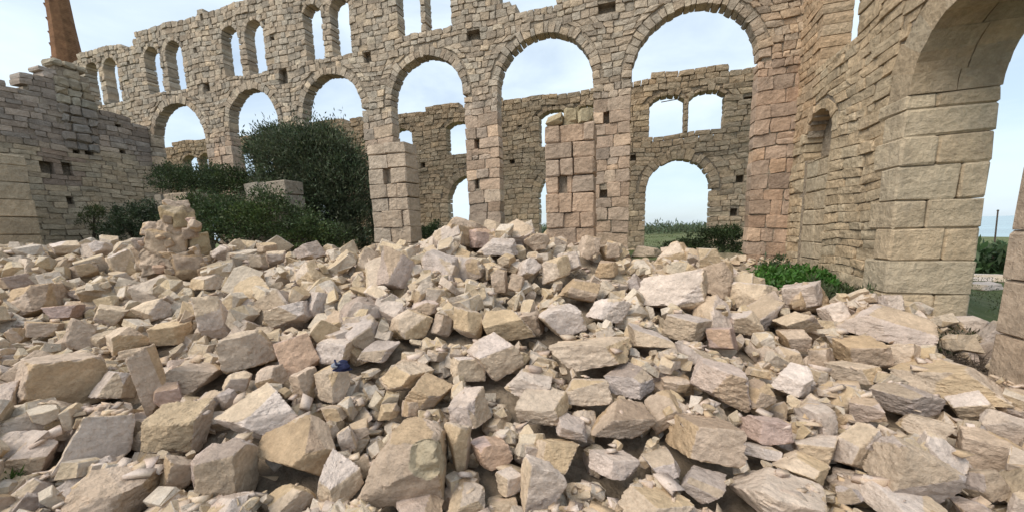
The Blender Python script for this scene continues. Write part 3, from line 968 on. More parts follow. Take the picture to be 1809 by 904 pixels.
def hero_vol(x0, y0, x1, y1, seed_, tint=None, n=None, lift=0.30, dep=None, ncut=None, flat=1.0):
    """a stone that shows in the photograph inside the box: lies on the slope there, at its real size"""
    w, h = x1-x0, y1-y0
    cx, cy = (x0+x1)/2, (y0+y1)/2
    d = ray(cx, cy)
    if dep is None:
        ts = np.linspace(1.2, 10, 500)
        P = EYE + d[None]*ts[:, None]
        S = surf(P[:, 0], P[:, 1]) + (h*ts/FPX)*lift
        below = np.nonzero(P[:, 2] < S)[0]
        t = ts[below[0]] if len(below) else 6.5
    else: t = dep
    c = EYE + d*t
    off_ax = math.cos(math.atan2(cx-CX, FPX))
    W, H = w*t/FPX*(0.25+0.75*off_ax), h*t/FPX
    g = np.random.default_rng(seed_)
    fw = np.array([d[0], d[1], 0]); fw /= np.linalg.norm(fw)
    rt = np.array([fw[1], -fw[0], 0])
    down = max(0.05, -d[2]/np.linalg.norm(d))
    depth = max(min(W, 1.5*H)*g.uniform(0.75, 1.0), 0.5*W)
    sl = max(0.05, -d[2])*off_ax
    depth = min(depth, 0.9*H/sl)
    n = n or (36 if w > 105 else 26 if w > 60 else 16)
    V, F, C = rock(n, (1, 1, 1), seed_, ncut if ncut is not None else int(g.integers(2, 10)), tint)
    V = V @ rot((0, 1, 0), g.uniform(-0.45, 0.45)).T @ rot((0, 0, 1), g.uniform(-0.7, 0.7)).T @ rot((1, 0, 0), g.uniform(-0.3, 0.3)).T
    V -= (V.max(0)+V.min(0))/2
    V /= np.ptp(V, axis=0)
    vert = max(H - depth*sl*0.5, 0.55*H)*flat
    Wd = V[:, :1]*W*rt + V[:, 1:2]*depth*fw + V[:, 2:3]*vert*np.array([0, 0, 1.0])
    HERO_BOX.append((x0+0.13*w, y0+0.08*h, x1-0.13*w, y1-0.22*h, t+depth*0.3))
    register(c[0], c[1], c[2], max(W, depth)*0.45, max(W, depth)*0.45, vert*0.42)
    return Wd, F, C, c

# ------------------------------------------------------------------ the stones one can pick out
OCH, PNK, GRY, WHT, YEL = (0.51, 0.40, 0.29), (0.52, 0.39, 0.315), (0.46, 0.39, 0.33), (0.60, 0.51, 0.42), (0.57, 0.46, 0.335)
HEROES = [
 # foreground
 (630,735,802,898,None,'largest pale block at bottom centre, with a yellow chipped hollow in its face'),
 (89,822,290,930,OCH,'long squared block with flat top at the bottom left corner'),
 (1527,765,1691,915,GRY,'big smooth beige boulder near the bottom right'),
 (1507,849,1668,925,WHT,'white-topped wedge lying against the big smooth boulder at the bottom right'),
 (1279,813,1450,925,None,'broad sloping block cut by the bottom edge, right of centre'),
 (1090,855,1223,925,YEL,'yellowish flat block cut by the bottom edge below the grey stone'),
 (1173,718,1313,832,OCH,'tilted squared ochre block on the lower right slope beside the pink boulder'),
 (917,785,1000,915,None,'rough upright slab at the bottom edge just right of centre'),
 (454,729,588,852,OCH,'tilted block with a pinkish crumbled corner, left of the largest block'),
 (560,793,641,897,None,'rough trapezoid stone wedged against the left side of the largest block'),
 (473,846,557,915,YEL,'smooth pale yellow stone at the bottom edge, left of the rough trapezoid'),
 (385,676,524,780,WHT,'large white slab leaning back in the left foreground'),
 (343,771,460,891,None,'pale angular block with bright top, right of the cracked stone'),
 (254,707,385,810,None,'big wedge-shaped block with a pitted right flank in the left foreground'),
 (279,795,345,868,OCH,'left half of the cracked stone behind the corner block'),
 (338,785,402,850,None,'right half of the cracked stone behind the corner block'),
 (95,718,240,832,WHT,'chalky slab with a red spot, behind the squared corner block'),
 (0,771,100,845,None,'ridged grey-beige stone at the left edge above the grass tuft'),
 (25,618,190,724,OCH,'huge undercut boulder with ochre belly at the left edge'),
 (159,651,245,718,WHT,'pale chunk right of the huge undercut boulder'),
 (234,604,296,748,OCH,'upright ochre slab standing on edge in the left slope'),
 (279,634,402,692,None,'flat rough slab right of the upright ochre slab'),
 (273,673,323,729,PNK,'small pinkish lump in front of the upright ochre slab'),
 (22,863,76,915,GRY,'grey speckled stone at the bottom left corner'),
 (-20,866,24,915,OCH,'ochre stone cut by the bottom left corner of the picture'),
 (786,735,836,848,None,'rough slab standing against the right side of the largest block'),
 (786,857,858,915,None,'pale wedge at the bottom edge, right of the largest block'),
 (699,871,786,925,None,'pale rounded stone at the bottom edge under the largest block'),
 (830,765,905,828,PNK,'pinkish rounded chunk right of the slab beside the largest block'),
 (875,824,925,874,WHT,'white triangular piece near the bottom, left of the rough upright slab'),
 (1039,782,1129,850,None,'smooth pale boulder in the lower centre beside a shaded hollow'),
 (1131,790,1201,853,GRY,'dark grey stone in the lower centre right'),
 (1204,827,1282,884,GRY,'flat grey stone below the tilted squared ochre block'),
 (939,757,1023,828,YEL,'yellowish pointed block above the rough upright slab'),
 (978,729,1042,786,None,'rounded pale block above the yellowish pointed one'),
 (1045,704,1156,786,OCH,'sloping ochre block in the lower centre'),
 (911,682,1006,757,YEL,'faceted yellow block near the centre of the slope'),
 (995,656,1081,724,YEL,'tilted yellow cube near the centre of the slope'),
 (891,643,978,707,None,'rough pale boulder above the faceted yellow block'),
 (1067,640,1156,696,GRY,'rough grey-brown boulder under the long centre slab'),
 (1218,629,1324,719,None,'large pale faceted block right of centre, mid slope'),
 (1296,665,1368,737,OCH,'ochre block behind the pink boulder on the right slope'),
 (1296,723,1398,792,PNK,'pink stained boulder on the right slope'),
 (1304,779,1380,815,WHT,'flat white stone just under the pink boulder'),
 (1365,796,1462,858,YEL,'yellow slab with flat top left of the big smooth boulder'),
 (1398,762,1476,814,None,'pale flat stone above the yellow slab on the right'),
 (1471,740,1552,838,WHT,'white dusty slab leaning left of the big smooth boulder'),
 (1691,815,1780,893,GRY,'split grey stone in the bottom right corner area'),
 (1691,757,1805,840,OCH,'ochre double-faced block at the right edge'),
 (1733,723,1825,788,None,'pale block cut by the right edge above the ochre one'),
 (1677,880,1772,930,None,'flat stone at the bottom edge near the right corner'),
 (1783,865,1830,930,WHT,'white stone cut by the bottom right corner'),
 (1476,852,1524,893,GRY,'small rounded grey stone left of the white-topped wedge'),
 (1663,676,1764,748,WHT,'pale pointed boulder in front of the end wall doorway'),
 (1574,632,1775,714,None,'wide flat slab strewn with chips before the doorway pier'),
 (1535,673,1660,737,GRY,'grey-brown flat boulder left of the wide chip-strewn slab'),
 (1585,726,1677,780,YEL,'squared yellow block above the big smooth boulder'),
 (1501,698,1565,752,None,'dull beige stone left of the squared yellow block'),
 (1457,637,1560,680,YEL,'long thin yellowish slab on the right slope'),
 (1471,535,1641,606,None,'biggest block on the right, lying before the doorway pier'),
 (1460,590,1574,655,OCH,'pale block with an orange broken end, under the biggest right block'),
 (1552,595,1630,658,YEL,'squared pale block right of the one with the orange end'),
 (1426,609,1476,652,None,'blocky stone left of the one with the orange end'),
 (1362,640,1434,705,WHT,'white crumbly stone on the right slope'),
 (1370,578,1432,621,None,'squared pale block on the upper right slope'),
 (1381,492,1451,549,None,'squat block with a dark mossy foot beside the weeds'),
 (1443,528,1507,571,WHT,'pale slab tilted against the biggest right block'),
 (1365,548,1451,596,None,'long pale stone above the squared one on the upper right slope'),
 (1688,556,1744,592,WHT,'white stone in the doorway beside the dry scrub'),
 (1688,615,1730,650,None,'small pointed stone below the dry scrub'),
 (1738,623,1774,670,WHT,'white upright chip against the near jamb of the doorway'),
 # middle slope
 (972,584,1117,657,YEL,'long yellow slab with a broken flat top at the centre of the slope'),
 (825,587,925,671,None,'large cube-like block with a crazed top, left of the long yellow slab'),
 (794,620,861,674,WHT,'white faceted stone left of the cube-like block'),
 (791,679,869,763,None,'rough squarish boulder above the slab beside the largest block'),
 (671,629,769,694,YEL,'yellow block with bright flat top, mid slope left of centre'),
 (713,654,802,724,OCH,'rounded ochre boulder against the yellow flat-topped block'),
 (557,640,618,713,YEL,'yellow block on which the dark blue shoe lies'),
 (512,645,563,711,OCH,'ochre chunk left of the block that carries the dark blue shoe'),
 (568,709,618,749,YEL,'small squared yellow stone below the block with the dark blue shoe'),
 (596,746,632,802,WHT,'white stone touching the upper left of the largest block'),
 (666,709,708,741,YEL,'thin triangular flake above the largest block'),
 (708,700,742,740,OCH,'thin upright flake beside the triangular one'),
 (487,584,563,662,PNK,'large brownish faceted block on the left middle slope'),
 (560,590,632,644,None,'wedge block right of the large brownish faceted one'),
 (451,640,512,685,None,'block under the large brownish faceted one'),
 (632,598,708,643,GRY,'rough low boulder above the yellow flat-topped block'),
 (390,578,487,662,YEL,'big block with pale top and shaded foot, left middle slope'),
 (346,517,407,612,WHT,'pale slab lying up the slope below the masonry stump'),
 (468,528,552,588,WHT,'white angular block on the upper left slope'),
 (393,654,446,694,None,'rough stone below the big pale-topped block'),
 (385,684,424,724,GRY,'small grey lump beside the large white slab'),
 (685,542,766,605,YEL,'tilted yellow block with a sharp corner in the upper middle'),
 (760,550,800,599,OCH,'ochre cube right of the tilted yellow block'),
 (800,539,853,607,YEL,'yellow splintered block in the upper middle'),
 (850,542,945,604,YEL,'long smooth yellow wedge in the upper middle'),
 (727,523,775,563,None,'pale cube above the tilted yellow block'),
 (947,534,1037,596,WHT,'white boulder with a bright broken top above the long yellow slab'),
 (984,489,1062,538,OCH,'pale squared block with ochre front on the upper slope'),
 (1034,523,1117,577,WHT,'white rounded block right of the bright-topped boulder'),
 (1126,468,1251,552,None,'big pyramid-shaped boulder on the upper right of the mound'),
 (1209,456,1293,524,OCH,'ochre block overlapping the pyramid-shaped boulder'),
 (1168,550,1257,602,None,'smooth slab below the pyramid-shaped boulder'),
 (1246,573,1304,624,PNK,'pale brown wedge right of the smooth slab'),
 (1279,548,1349,593,WHT,'flat white stone with brown front on the right shoulder'),
 (1290,495,1374,551,WHT,'long white block right of the pyramid-shaped boulder'),
 (1106,573,1190,624,None,'low flat stone with chips left of the smooth slab'),
 (1168,659,1218,694,None,'small squared stone left of the large pale faceted block'),
 (1315,643,1363,674,YEL,'small yellow stone above the ochre block on the right slope'),
 (192,573,265,624,YEL,'pale yellow block with flat top on the left slope'),
 (265,567,340,610,YEL,'deep yellow block with flat top on the left slope'),
 (22,498,123,563,OCH,'large pale block with ochre flank near the left edge'),
 (45,562,112,597,OCH,'brown squared stone under the large pale block near the left edge'),
 (112,556,178,624,OCH,'sloping brown block on the left slope'),
 (167,534,234,574,WHT,'white rough boulder on the upper left slope'),
 (234,525,304,568,WHT,'white flat block below the masonry stump'),
 (11,573,61,607,OCH,'small ochre stone at the left edge'),
 (-10,640,33,682,WHT,'white stone at the left edge behind the huge boulder'),
 (209,609,273,641,None,'flat pale stone under the pale yellow block'),
 (80,536,150,566,PNK,'white and rust stained stone above the brown squared one'),
 # crest
 (825,403,872,440,PNK,'topmost boulder on the peak of the mound'),
 (841,420,916,452,None,'long stone lying just under the topmost boulder'),
 (925,411,972,443,None,'pale stone on the peak right of the topmost boulder'),
 (867,472,897,518,OCH,'small upright squared stone under the peak'),
 (897,481,928,521,OCH,'second upright squared stone under the peak'),
 (822,456,853,499,None,'small cracked upright stone left of the peak'),
 (911,453,959,499,None,'squared pale stone under the right side of the peak'),
 (956,450,1009,504,None,'block leaning on the squared pale stone under the peak'),
 (984,442,1028,487,WHT,'white block on the crest in front of the pinkish pillar'),
 (1020,414,1062,460,OCH,'pointed block on the crest below the pinkish pillar'),
 (1056,428,1095,462,None,'rounded block on the crest right of the pointed one'),
 (1051,459,1092,493,OCH,'dull block below the rounded one on the crest'),
 (1112,433,1168,460,YEL,'yellow flat stone on the crest before the arched doorway'),
 (1109,481,1134,518,GRY,'small upright stone beside the pyramid-shaped boulder'),
 (518,425,579,462,None,'triangular boulder on the crest below the large shrub'),
 (454,428,490,451,YEL,'squared stone on the crest below the low broken pillar'),
 (471,442,506,473,WHT,'white stone on the crest left of the triangular boulder'),
 (440,450,473,479,None,'pale block on the crest near the low broken pillar'),
 (192,439,240,485,WHT,'white angular block just left of the masonry stump'),
 (125,464,173,493,OCH,'ochre-faced block on the left crest'),
 (159,425,201,451,WHT,'white peaked stone on the left crest'),
 (92,425,145,451,WHT,'long pale slab on the left crest beside the large pier'),
 (335,484,396,515,None,'long stone lying right under the masonry stump'),
 (-10,481,61,513,None,'flat pale stone at the left edge below the large pier'),
 (373,432,410,462,WHT,'white stone on the crest just right of the masonry stump'),
]
NSTONE = 0
for k, (x0, y0, x1, y1, ti, lab) in enumerate(HEROES):
    V, F, C, c = hero_vol(x0, y0, x1, y1, 1000+k*7, ti)
    if k == 0:                                          # the fresh yellow hollow broken out of its face
        x, y, d_ = proj(V+c)
        q = np.hypot((x-757)/34, (y-812)/38) + 0.25*noise3(V*14, 3)
        m = (q < 1) & (d_ < d_.mean())
        V[m] = V[m] + FWD*(0.035*np.clip((1-q[m])*4, 0, 1))[:, None]
        C[m, :3] = np.array([0.52, 0.43, 0.30])
    me = mesh_from('limestone_block', V, F, C, True)
    me.set_sharp_from_angle(angle=math.radians(24))
    o = link_mesh('limestone_block', me, MAT_ROCK, None, c)
    tag(o, lab, 'stone', 'fallen limestone blocks')
    NSTONE += 1

SHOE_T = [b_[4] for b_, h_ in zip(HERO_BOX, HEROES) if h_[5].startswith('yellow block on which')][0]-0.12
HERO_BOX.append((578, 630, 632, 668, SHOE_T+0.12))

# ---- the masonry stump: a lump of old wall still standing in the rubble
stump = empty('masonry_stump', atd(302, 488, 5.3), 'standing stump of ochre rubble masonry with a squared stone on top, left of centre', 'masonry')
for k, (x0, y0, x1, y1, ti, nm) in enumerate([
        (286,364,345,412,(0.40,0.325,0.22),'capping_stone'), (289,354,334,376,OCH,'mortar_crust'), (249,394,282,418,OCH,'stone'), (331,410,369,455,(0.42,0.335,0.205),'stone'),
        (262,404,335,470,(0.40,0.31,0.215),'stone'), (236,418,272,452,(0.42,0.34,0.265),'stone'), (238,436,285,478,(0.38,0.29,0.20),'stone'), (262,462,330,496,(0.30,0.205,0.125),'stone'),
        (310,446,372,494,(0.37,0.285,0.205),'stone'), (318,448,368,470,OCH,'stone'), (300,398,340,432,(0.37,0.29,0.20),'stone'), (268,408,300,436,(0.40,0.32,0.24),'stone')]):
    V, F, C, c = hero_vol(x0, y0, x1, y1, 5000+k*3, ti, n=18, dep=5.25+0.05*(k % 4), ncut=6 if nm != 'capping_stone' else 2)
    V = V*np.array([1.05, 1.05, 1.05])
    V = V + 0.022*np.stack([noise3(V*11+k, 31), noise3(V*11+k, 32), noise3(V*11+k, 33)], -1)
    link_mesh(nm, mesh_from(nm, V, F, C, True), MAT_ROCK, stump, c)
for k, (x0, y0, x1, y1) in enumerate([(246, 402, 352, 492), (300, 430, 372, 494), (278, 372, 346, 440)]):
    V, F, C, c = hero_vol(x0, y0, x1, y1, 5400+k, (0.44, 0.345, 0.245), n=40, dep=5.30, ncut=5)
    D_ = np.stack([fbm(V*7+k*9, 51, 3), fbm(V*7+k*9, 52, 3), fbm(V*7+k*9, 53, 3)], -1)
    V = V + 0.032*D_
    C[:, :3] *= (1+0.22*fbm(V*9, 61, 3))[:, None]
    link_mesh('rubble_core', mesh_from('rubble_core', V, F, C, True), MAT_ROCK, stump, c)
g = np.random.default_rng(77)
for k in range(20):
    px, py = g.uniform(240, 368), g.uniform(380, 488)
    if py < 412 and not (284 < px < 348): continue
    w = g.uniform(10, 30); h = w*g.uniform(0.5, 0.9)
    V, F, C, c = hero_vol(px-w/2, py-h/2, px+w/2, py+h/2, 5200+k, [OCH, PNK, (0.40, 0.30, 0.20), (0.45, 0.36, 0.27)][k % 4], n=9, dep=5.02+0.12*g.random(), ncut=6)
    HERO_BOX.pop()
    link_mesh('stone', mesh_from('stone', V, F, C, True), MAT_ROCK, stump, c)
# rough crown of the pinkish pillar
for k, (x0, x1, h) in enumerate([(-1.38, -1.10, 0.17), (-1.09, -0.86, 0.30), (-0.85, -0.62, 0.24)]):
    V, F, C = ashlar_geo(x0, x1, 6.42+jit(0.04), 6.84, ztop+0.005, ztop+h, vary((0.44, 0.36, 0.235), 0.08), 0.035, 0.03)
    c = V.mean(0)
    link_mesh('crown_stone', mesh_from('crown_stone', V-c, F, C), MAT_ROCK, p2, c)

# ---- the rest of the rubble
HB = np.array(HERO_BOX)
def covers_hero(c, r):
    x, y, d = proj(np.array([c]))
    x, y, d = x[0], y[0], d[0]
    rp = r*FPX/max(d, 0.3)*0.55
    m = (x > HB[:, 0]-rp) & (x < HB[:, 2]+rp) & (y > HB[:, 1]-rp) & (y < HB[:, 3]+rp) & (d < HB[:, 4])
    return m.any()
import bmesh
def splinter(seed_, ncut):
    """a sharp-edged fragment with flat broken faces, arrises slightly worn"""
    g = np.random.default_rng(seed_)
    bm = bmesh.new()
    bmesh.ops.create_cube(bm, size=1.0)
    for v in bm.verts: v.co += Vector(g.uniform(-0.16, 0.16, 3))
    for _ in range(ncut):
        nv = Vector(g.normal(0, 1, 3)).normalized()
        dd = (abs(nv.x)+abs(nv.y)+abs(nv.z))*0.5*g.uniform(0.48, 0.85)
        r_ = bmesh.ops.bisect_plane(bm, geom=bm.verts[:]+bm.edges[:]+bm.faces[:], plane_co=nv*dd, plane_no=nv, clear_outer=True)
        ed_ = [e for e in r_['geom_cut'] if isinstance(e, bmesh.types.BMEdge)]
        if len(ed_) > 2: bmesh.ops.edgeloop_fill(bm, edges=ed_)
    bmesh.ops.remove_doubles(bm, verts=bm.verts, dist=0.03)
    bmesh.ops.recalc_face_normals(bm, faces=bm.faces)
    bmesh.ops.bevel(bm, geom=bm.edges[:], offset=0.028, segments=1, affect='EDGES', profile=0.6)
    for v in bm.verts: v.co += Vector(g.normal(0, 0.012, 3))
    base = np.array(PAL[g.integers(len(PAL))])*g.uniform(0.9, 1.1)
    fcol = []
    bmesh.ops.triangulate(bm, faces=bm.faces)
    V, C = [], []
    seen = {}
    for f in bm.faces:
        key = tuple(np.round(np.array(f.normal)*2.5))
        if key not in seen:
            q = g.random()
            seen[key] = base*(np.array([0.98, 0.92, 0.80]) if q < 0.35 else np.array([1.06, 1.08, 1.10]) if q > 0.7 else np.ones(3))
        for v in f.verts:
            V.append(v.co[:]); C.append([*seen[key], 1.0])
    bm.free()
    V = np.array(V)
    V -= (V.max(0)+V.min(0))/2
    V /= np.ptp(V, axis=0)
    return V, np.arange(len(V)).reshape(-1, 3), np.array(C)
LIB = [splinter(200+k, 4+k % 5) for k in range(70)]
LIB9 = [rock(14, (1, 1, 1), 300+k, 7) for k in range(60)]
LIBC = []
for k in range(60):
    V, F, C = rock(1, (1, 1, 1), 400+k, 5, sharp=40)
    V = V + np.random.default_rng(k).uniform(-0.12, 0.12, V.shape)
    LIBC.append((V, F, C))
def in_field(x, y):
    return (y < crest_y(x)+0.55) and (x < 2.95 or (x < 3.9 and 4.3 < y < 5.6)) and x > -13.2
fill = []
tries = 0
while len(fill) < 5200 and tries < 27000:
    tries += 1
    if rng.random() < 0.45:
        px, py = rng.uniform(-60, 1870), rng.uniform(420, 960)
        d = ray(px, py)
        ts = np.linspace(1.3, 9, 90)
        P = EYE+d[None]*ts[:, None]
        b = np.nonzero(P[:, 2] < surf(P[:, 0], P[:, 1]))[0]
        if not len(b): continue
        x, y = P[b[0], 0], P[b[0], 1]
    else:
        x, y = rng.uniform(-13, 3.6), rng.uniform(-0.3, 9.0)
    if not in_field(x, y): continue
    dist = math.hypot(x, y)
    if dist < 1.15: continue
    s = float(np.clip(rng.lognormal(math.log(0.13 if dist < 3.6 else 0.165), 0.55), 0.05, 0.5))
    if x > 1.4 and y > 6.2: s = min(s, 0.17)
    if x > 1.9 and 5.8 < y < 8.6 and rng.random() < 0.93: continue
    asp = rng.uniform(0.55, 1.0), rng.uniform(0.32, 0.85)
    dims = np.array([s*1.1, s*1.1*asp[0], s*1.1*asp[1]])
    z = settle(x, y, dims[0]*0.42, dims[0]*0.42, dims[2]*0.5, 50, 0.35)
    if z is None: continue
    if z > float(surf(x, y)[0]) + 0.22: continue
    c = np.array([x, y, z])
    if covers_hero(c, s): continue
    A = rot((0, 0, 1), rng.uniform(0, 6.28)) @ rot((1, 0, 0), rng.normal(0, 0.55)) @ rot((0, 1, 0), rng.normal(0, 0.55))
    register(x, y, z, dims[0]*0.45, dims[0]*0.45, dims[2]*0.45)
    fill.append((c, A, dims*rng.uniform(0.9, 1.15), rng.integers(60), s))
# the largest of them in the picture are things of their own
def shown(f):
    x, y, d = proj(np.array([f[0]]))
    if not (0 < x[0] < 1809 and 400 < y[0] < 904) or d[0] < 0.3: return 0
    return f[4]*FPX/d[0]
size_px = np.array([shown(f) for f in fill])
order = np.argsort(size_px)[::-1]
NIND = 300-NSTONE
ind = set(order[:NIND].tolist())
def zone(c):
    x, y, d = proj(np.array([c]))
    x, y = x[0], y[0]
    row = 'crest chunks' if y < 500 else 'upper slope chunks' if y < 590 else 'lower slope chunks' if y < 700 else 'foreground chunks'
    ref = ('the left pier' if x < 160 else 'the masonry stump' if x < 400 else 'the large dark shrub' if x < 640 else 'the slotted pillar' if x < 800 else
           'the mound peak' if x < 950 else 'the pinkish pillar' if x < 1110 else 'the rear doorway' if x < 1300 else 'the blind niche' if x < 1500 else 'the doorway pier')
    return row, ref, x
groups = {}
for k in ind:
    row, ref, x = zone(fill[k][0])
    groups.setdefault((row, ref), []).append((x, k))
ORD = ['leftmost', 'second from left', 'third from left', 'fourth from left', 'fifth from left', 'sixth from left', 'seventh from left', 'eighth from left', 'ninth from left', 'tenth from left', 'eleventh from left', 'twelfth from left', 'thirteenth from left', 'fourteenth from left', 'fifteenth from left']
for (row, ref), lst in groups.items():
    lst.sort()
    for i_, (x, k) in enumerate(lst):
        c, A, dims, li, s = fill[k]
        V, F, C = LIB9[li]
        me = mesh_from('rubble_stone', (V*dims) @ A.T, F, C, True)
        me.set_sharp_from_angle(angle=math.radians(24))
        o = link_mesh('rubble_stone', me, MAT_ROCK, None, c)
        how = ORD[i_] if i_ < 15 and i_ < len(lst)-1 or len(lst) == 1 else 'rightmost' if i_ == len(lst)-1 else 'middle one'
        tag(o, '%s of the smaller pale %s below %s' % (how, row, ref), 'stone', 'smaller %s below %s' % (row, ref))
def join_rocks(items, lib, name, mat, label, smooth):
    VV, FF, CC, n = [], [], [], 0
    for c, A, dims, li, s in items:
        V, F, C = lib[li]
        VV.append((V*dims) @ A.T + c); FF.append(F+n); CC.append(C); n += len(V)
    o = link_mesh(name, mesh_from(name, np.concatenate(VV), np.concatenate(FF), np.concatenate(CC), smooth), mat)
    return tag(o, label, 'rubble', kind='stuff')
join_rocks([f for k, f in enumerate(fill) if k not in ind], LIB, 'rubble', MAT_ROCK, 'mass of small broken limestone filling the gaps of the rubble heap', False)
chips = []
tries = 0
while len(chips) < 7500 and tries < 24000:
    tries += 1
    if rng.random() < 0.7:
        px, py = rng.uniform(-60, 1870), rng.uniform(440, 960)
        d = ray(px, py)
        ts = np.linspace(1.2, 8, 60)
        P = EYE+d[None]*ts[:, None]
        b = np.nonzero(P[:, 2] < surf(P[:, 0], P[:, 1]))[0]
        if not len(b): continue
        x, y = P[b[0], 0]+jit(0.1), P[b[0], 1]+jit(0.1)
    else:
        x, y = rng.uniform(-12, 2.95), rng.uniform(-0.3, 8.8)
    if not in_field(x, y): continue
    i, j = int((x-HX0)/HC), int((y-HY0)/HC)
    if not (1 < i < HNX-2 and 1 < j < HNY-2): continue
    hh = HM[j-1:j+2, i-1:i+2]
    if hh.max()-hh.min() > 0.09: continue
    z = hh.mean()
    if z > float(surf(x, y)[0])+0.20 and rng.random() < 0.93: continue
    s = float(np.clip(rng.lognormal(math.log(0.05), 0.55), 0.014, 0.15))
    c = np.array([x, y, z+s*0.12])
    if covers_hero(c, s*0.3) and rng.random() < 0.97: continue
    A = rot((0, 0, 1), rng.uniform(0, 6.28)) @ rot((1, 0, 0), rng.normal(0, 0.3)) @ rot((0, 1, 0), rng.normal(0, 0.3))
    chips.append((c, A, np.array([s*1.2, s*rng.uniform(0.5, 1.0), s*rng.uniform(0.18, 0.5)]), rng.integers(60), s))
join_rocks(chips, LIBC, 'stone_chips', MAT_CHIP, 'splinters and chips of pale limestone scattered between the blocks', False)
print('heroes', NSTONE, 'fill', len(fill), 'chips', len(chips))

# ------------------------------------------------------------------ plants
def leaves(points, normals, length, width, colr, var=0.3, up=0.3, seed_=0, fold=0.25):
    """one folded leaf (two triangles each side joined as two quads' halves) per point"""
    g = np.random.default_rng(seed_)
    n = len(points)
    d = normals + g.normal(0, 0.55, (n, 3)); d[:, 2] += up
    d /= np.linalg.norm(d, axis=1, keepdims=True)
    s = np.cross(d, g.normal(0, 1, (n, 3))); s /= np.linalg.norm(s, axis=1, keepdims=True)
    nn = np.cross(d, s)
    L = length*g.uniform(0.6, 1.3, (n, 1)); Wd = width*g.uniform(0.7, 1.3, (n, 1))
    p0 = points; p1 = points + d*L*0.5 + s*Wd*0.5 + nn*Wd*fold; p2 = points + d*L; p3 = points + d*L*0.5 - s*Wd*0.5 + nn*Wd*fold
    V = np.stack([p0, p1, p2, p3], 1).reshape(-1, 3)
    F = np.arange(n*4).reshape(-1, 4)
    cc = np.array(colr)*(1+g.uniform(-var, var, (n, 1)))*(1+g.uniform(-0.12, 0.12, (n, 3)))
    C = np.repeat(np.c_[cc, np.ones(n)], 4, 0)
    return V, F, C
def bush(name, label, lobes, base, nleaf, length, width, colr, up=0.3, seed_=0, group=None, limbs=7, alt=None, cat='shrub', rough=0.28):
    """lobes: (centre, radii); foliage in clumps through the volume, denser near the outside; stems inside"""
    g = np.random.default_rng(seed_)
    root = empty(name, base, label, cat, group)
    vol = np.array([np.prod(r)**0.67 for _, r in lobes]); vol /= vol.sum()
    P, N = [], []
    for (c, r), v in zip(lobes, vol):
        c, r = np.array(c, float), np.array(r, float)
        m = int(nleaf*v)
        ncl = max(12, m//55)
        dirs = g.normal(0, 1, (ncl, 3)); dirs /= np.linalg.norm(dirs, axis=1, keepdims=True)
        dirs[:, 2] = np.where(dirs[:, 2] < -0.45, -dirs[:, 2], dirs[:, 2])
        rad = g.uniform(0.35, 1.0, (ncl, 1))**0.45
        lump = 1 + rough*fbm(dirs*2.2+seed_, seed_, 3)[:, None]
        cl = dirs*rad*lump
        k = g.integers(0, ncl, m)
        sp = 0.085+0.07*g.random((ncl, 1))
        q = cl[k] + g.normal(0, 1, (m, 3))*sp[k]
        P.append(c + q*r); N.append(dirs[k]*0.8 + g.normal(0, 0.3, (m, 3)))
    P, N = np.concatenate(P), np.concatenate(N)
    zmin = surf(P[:, 0], P[:, 1])
    ok = P[:, 2] > zmin-0.05
    P, N = P[ok], N[ok]
    V, F, C = leaves(P, N, length, width, colr, 0.30, up, seed_)
    C[:, :3] *= np.repeat(1+0.5*noise3(P*5.5, seed_+3)+0.25*noise3(P*14, seed_+4), 4)[:, None]
    if alt is not None:
        t = np.repeat(np.clip(noise3(P*1.6, 77)*1.4, 0, 1), 4)[:, None]
        C[:, :3] = C[:, :3]*(1-t) + C[:, :3]*np.array(alt)*t
    b = np.array(base, float)
    link_mesh('crown', mesh_from('crown', V-b, F, C), MAT_LEAF, root, b)
    for k in range(limbs):
        c, r = lobes[k % len(lobes)]
        tip = np.array(c) + g.normal(0, 0.45, 3)*np.array(r); tip[2] = max(tip[2], b[2]+0.15)
        s = b + np.array([g.uniform(-0.1, 0.1), g.uniform(-0.1, 0.1), -0.1])
        mid = s*0.5+tip*0.5 + g.normal(0, 0.08, 3)
        tube('stem', [s, s*0.75+mid*0.25+g.normal(0, 0.02, 3), mid, tip], 0.045, MAT_BARK, root, 6, 0.25)
    return root
def lobe(px, py, rx, ry, Y, ryd=None):
    c = aty(px, py, Y); d = proj(c[None])[2][0]
    k = d/FPX
    ct = 1/max(0.45, abs(ray(px, py)[1])/np.linalg.norm(ray(px, py)[:2]))
    return (c, (rx*k*min(ct, 1.45)*0.92, (ryd if ryd else rx*k*0.8), ry*k))
def gbase(px, py, Y):
    c = aty(px, py, Y); return (c[0], c[1], float(surf(c[0], c[1])[0]))
bush('olive_shrub', 'large grey-green shrub rising between the slotted pillar and the low pillar',
     [lobe(556, 310, 80, 80, 7.9), lobe(508, 298, 52, 64, 8.0), lobe(600, 355, 54, 84, 7.7), lobe(535, 380, 76, 70, 7.7), lobe(500, 264, 38, 38, 8.0), lobe(562, 262, 46, 38, 8.0), lobe(625, 405, 32, 54, 7.6), lobe(605, 432, 46, 36, 7.3)],
     gbase(560, 440, 7.9), 70000, 0.095, 0.026, (0.082, 0.102, 0.056), 0.55, 11, 'shrubs growing in the ruin', 12, (0.72, 0.8, 0.75), 'shrub', 0.42)
bush('mastic_shrub', 'wide low dark green shrub in front of the low broken pillar',
     [lobe(400, 400, 70, 48, 6.1), lobe(470, 400, 70, 50, 6.1), lobe(540, 425, 60, 40, 6.1), lobe(350, 395, 46, 44, 6.1)],
     gbase(440, 445, 6.3), 30000, 0.055, 0.028, (0.052, 0.078, 0.030), 0.3, 12, 'shrubs growing in the ruin', 9, (1.25, 1.2, 0.9))
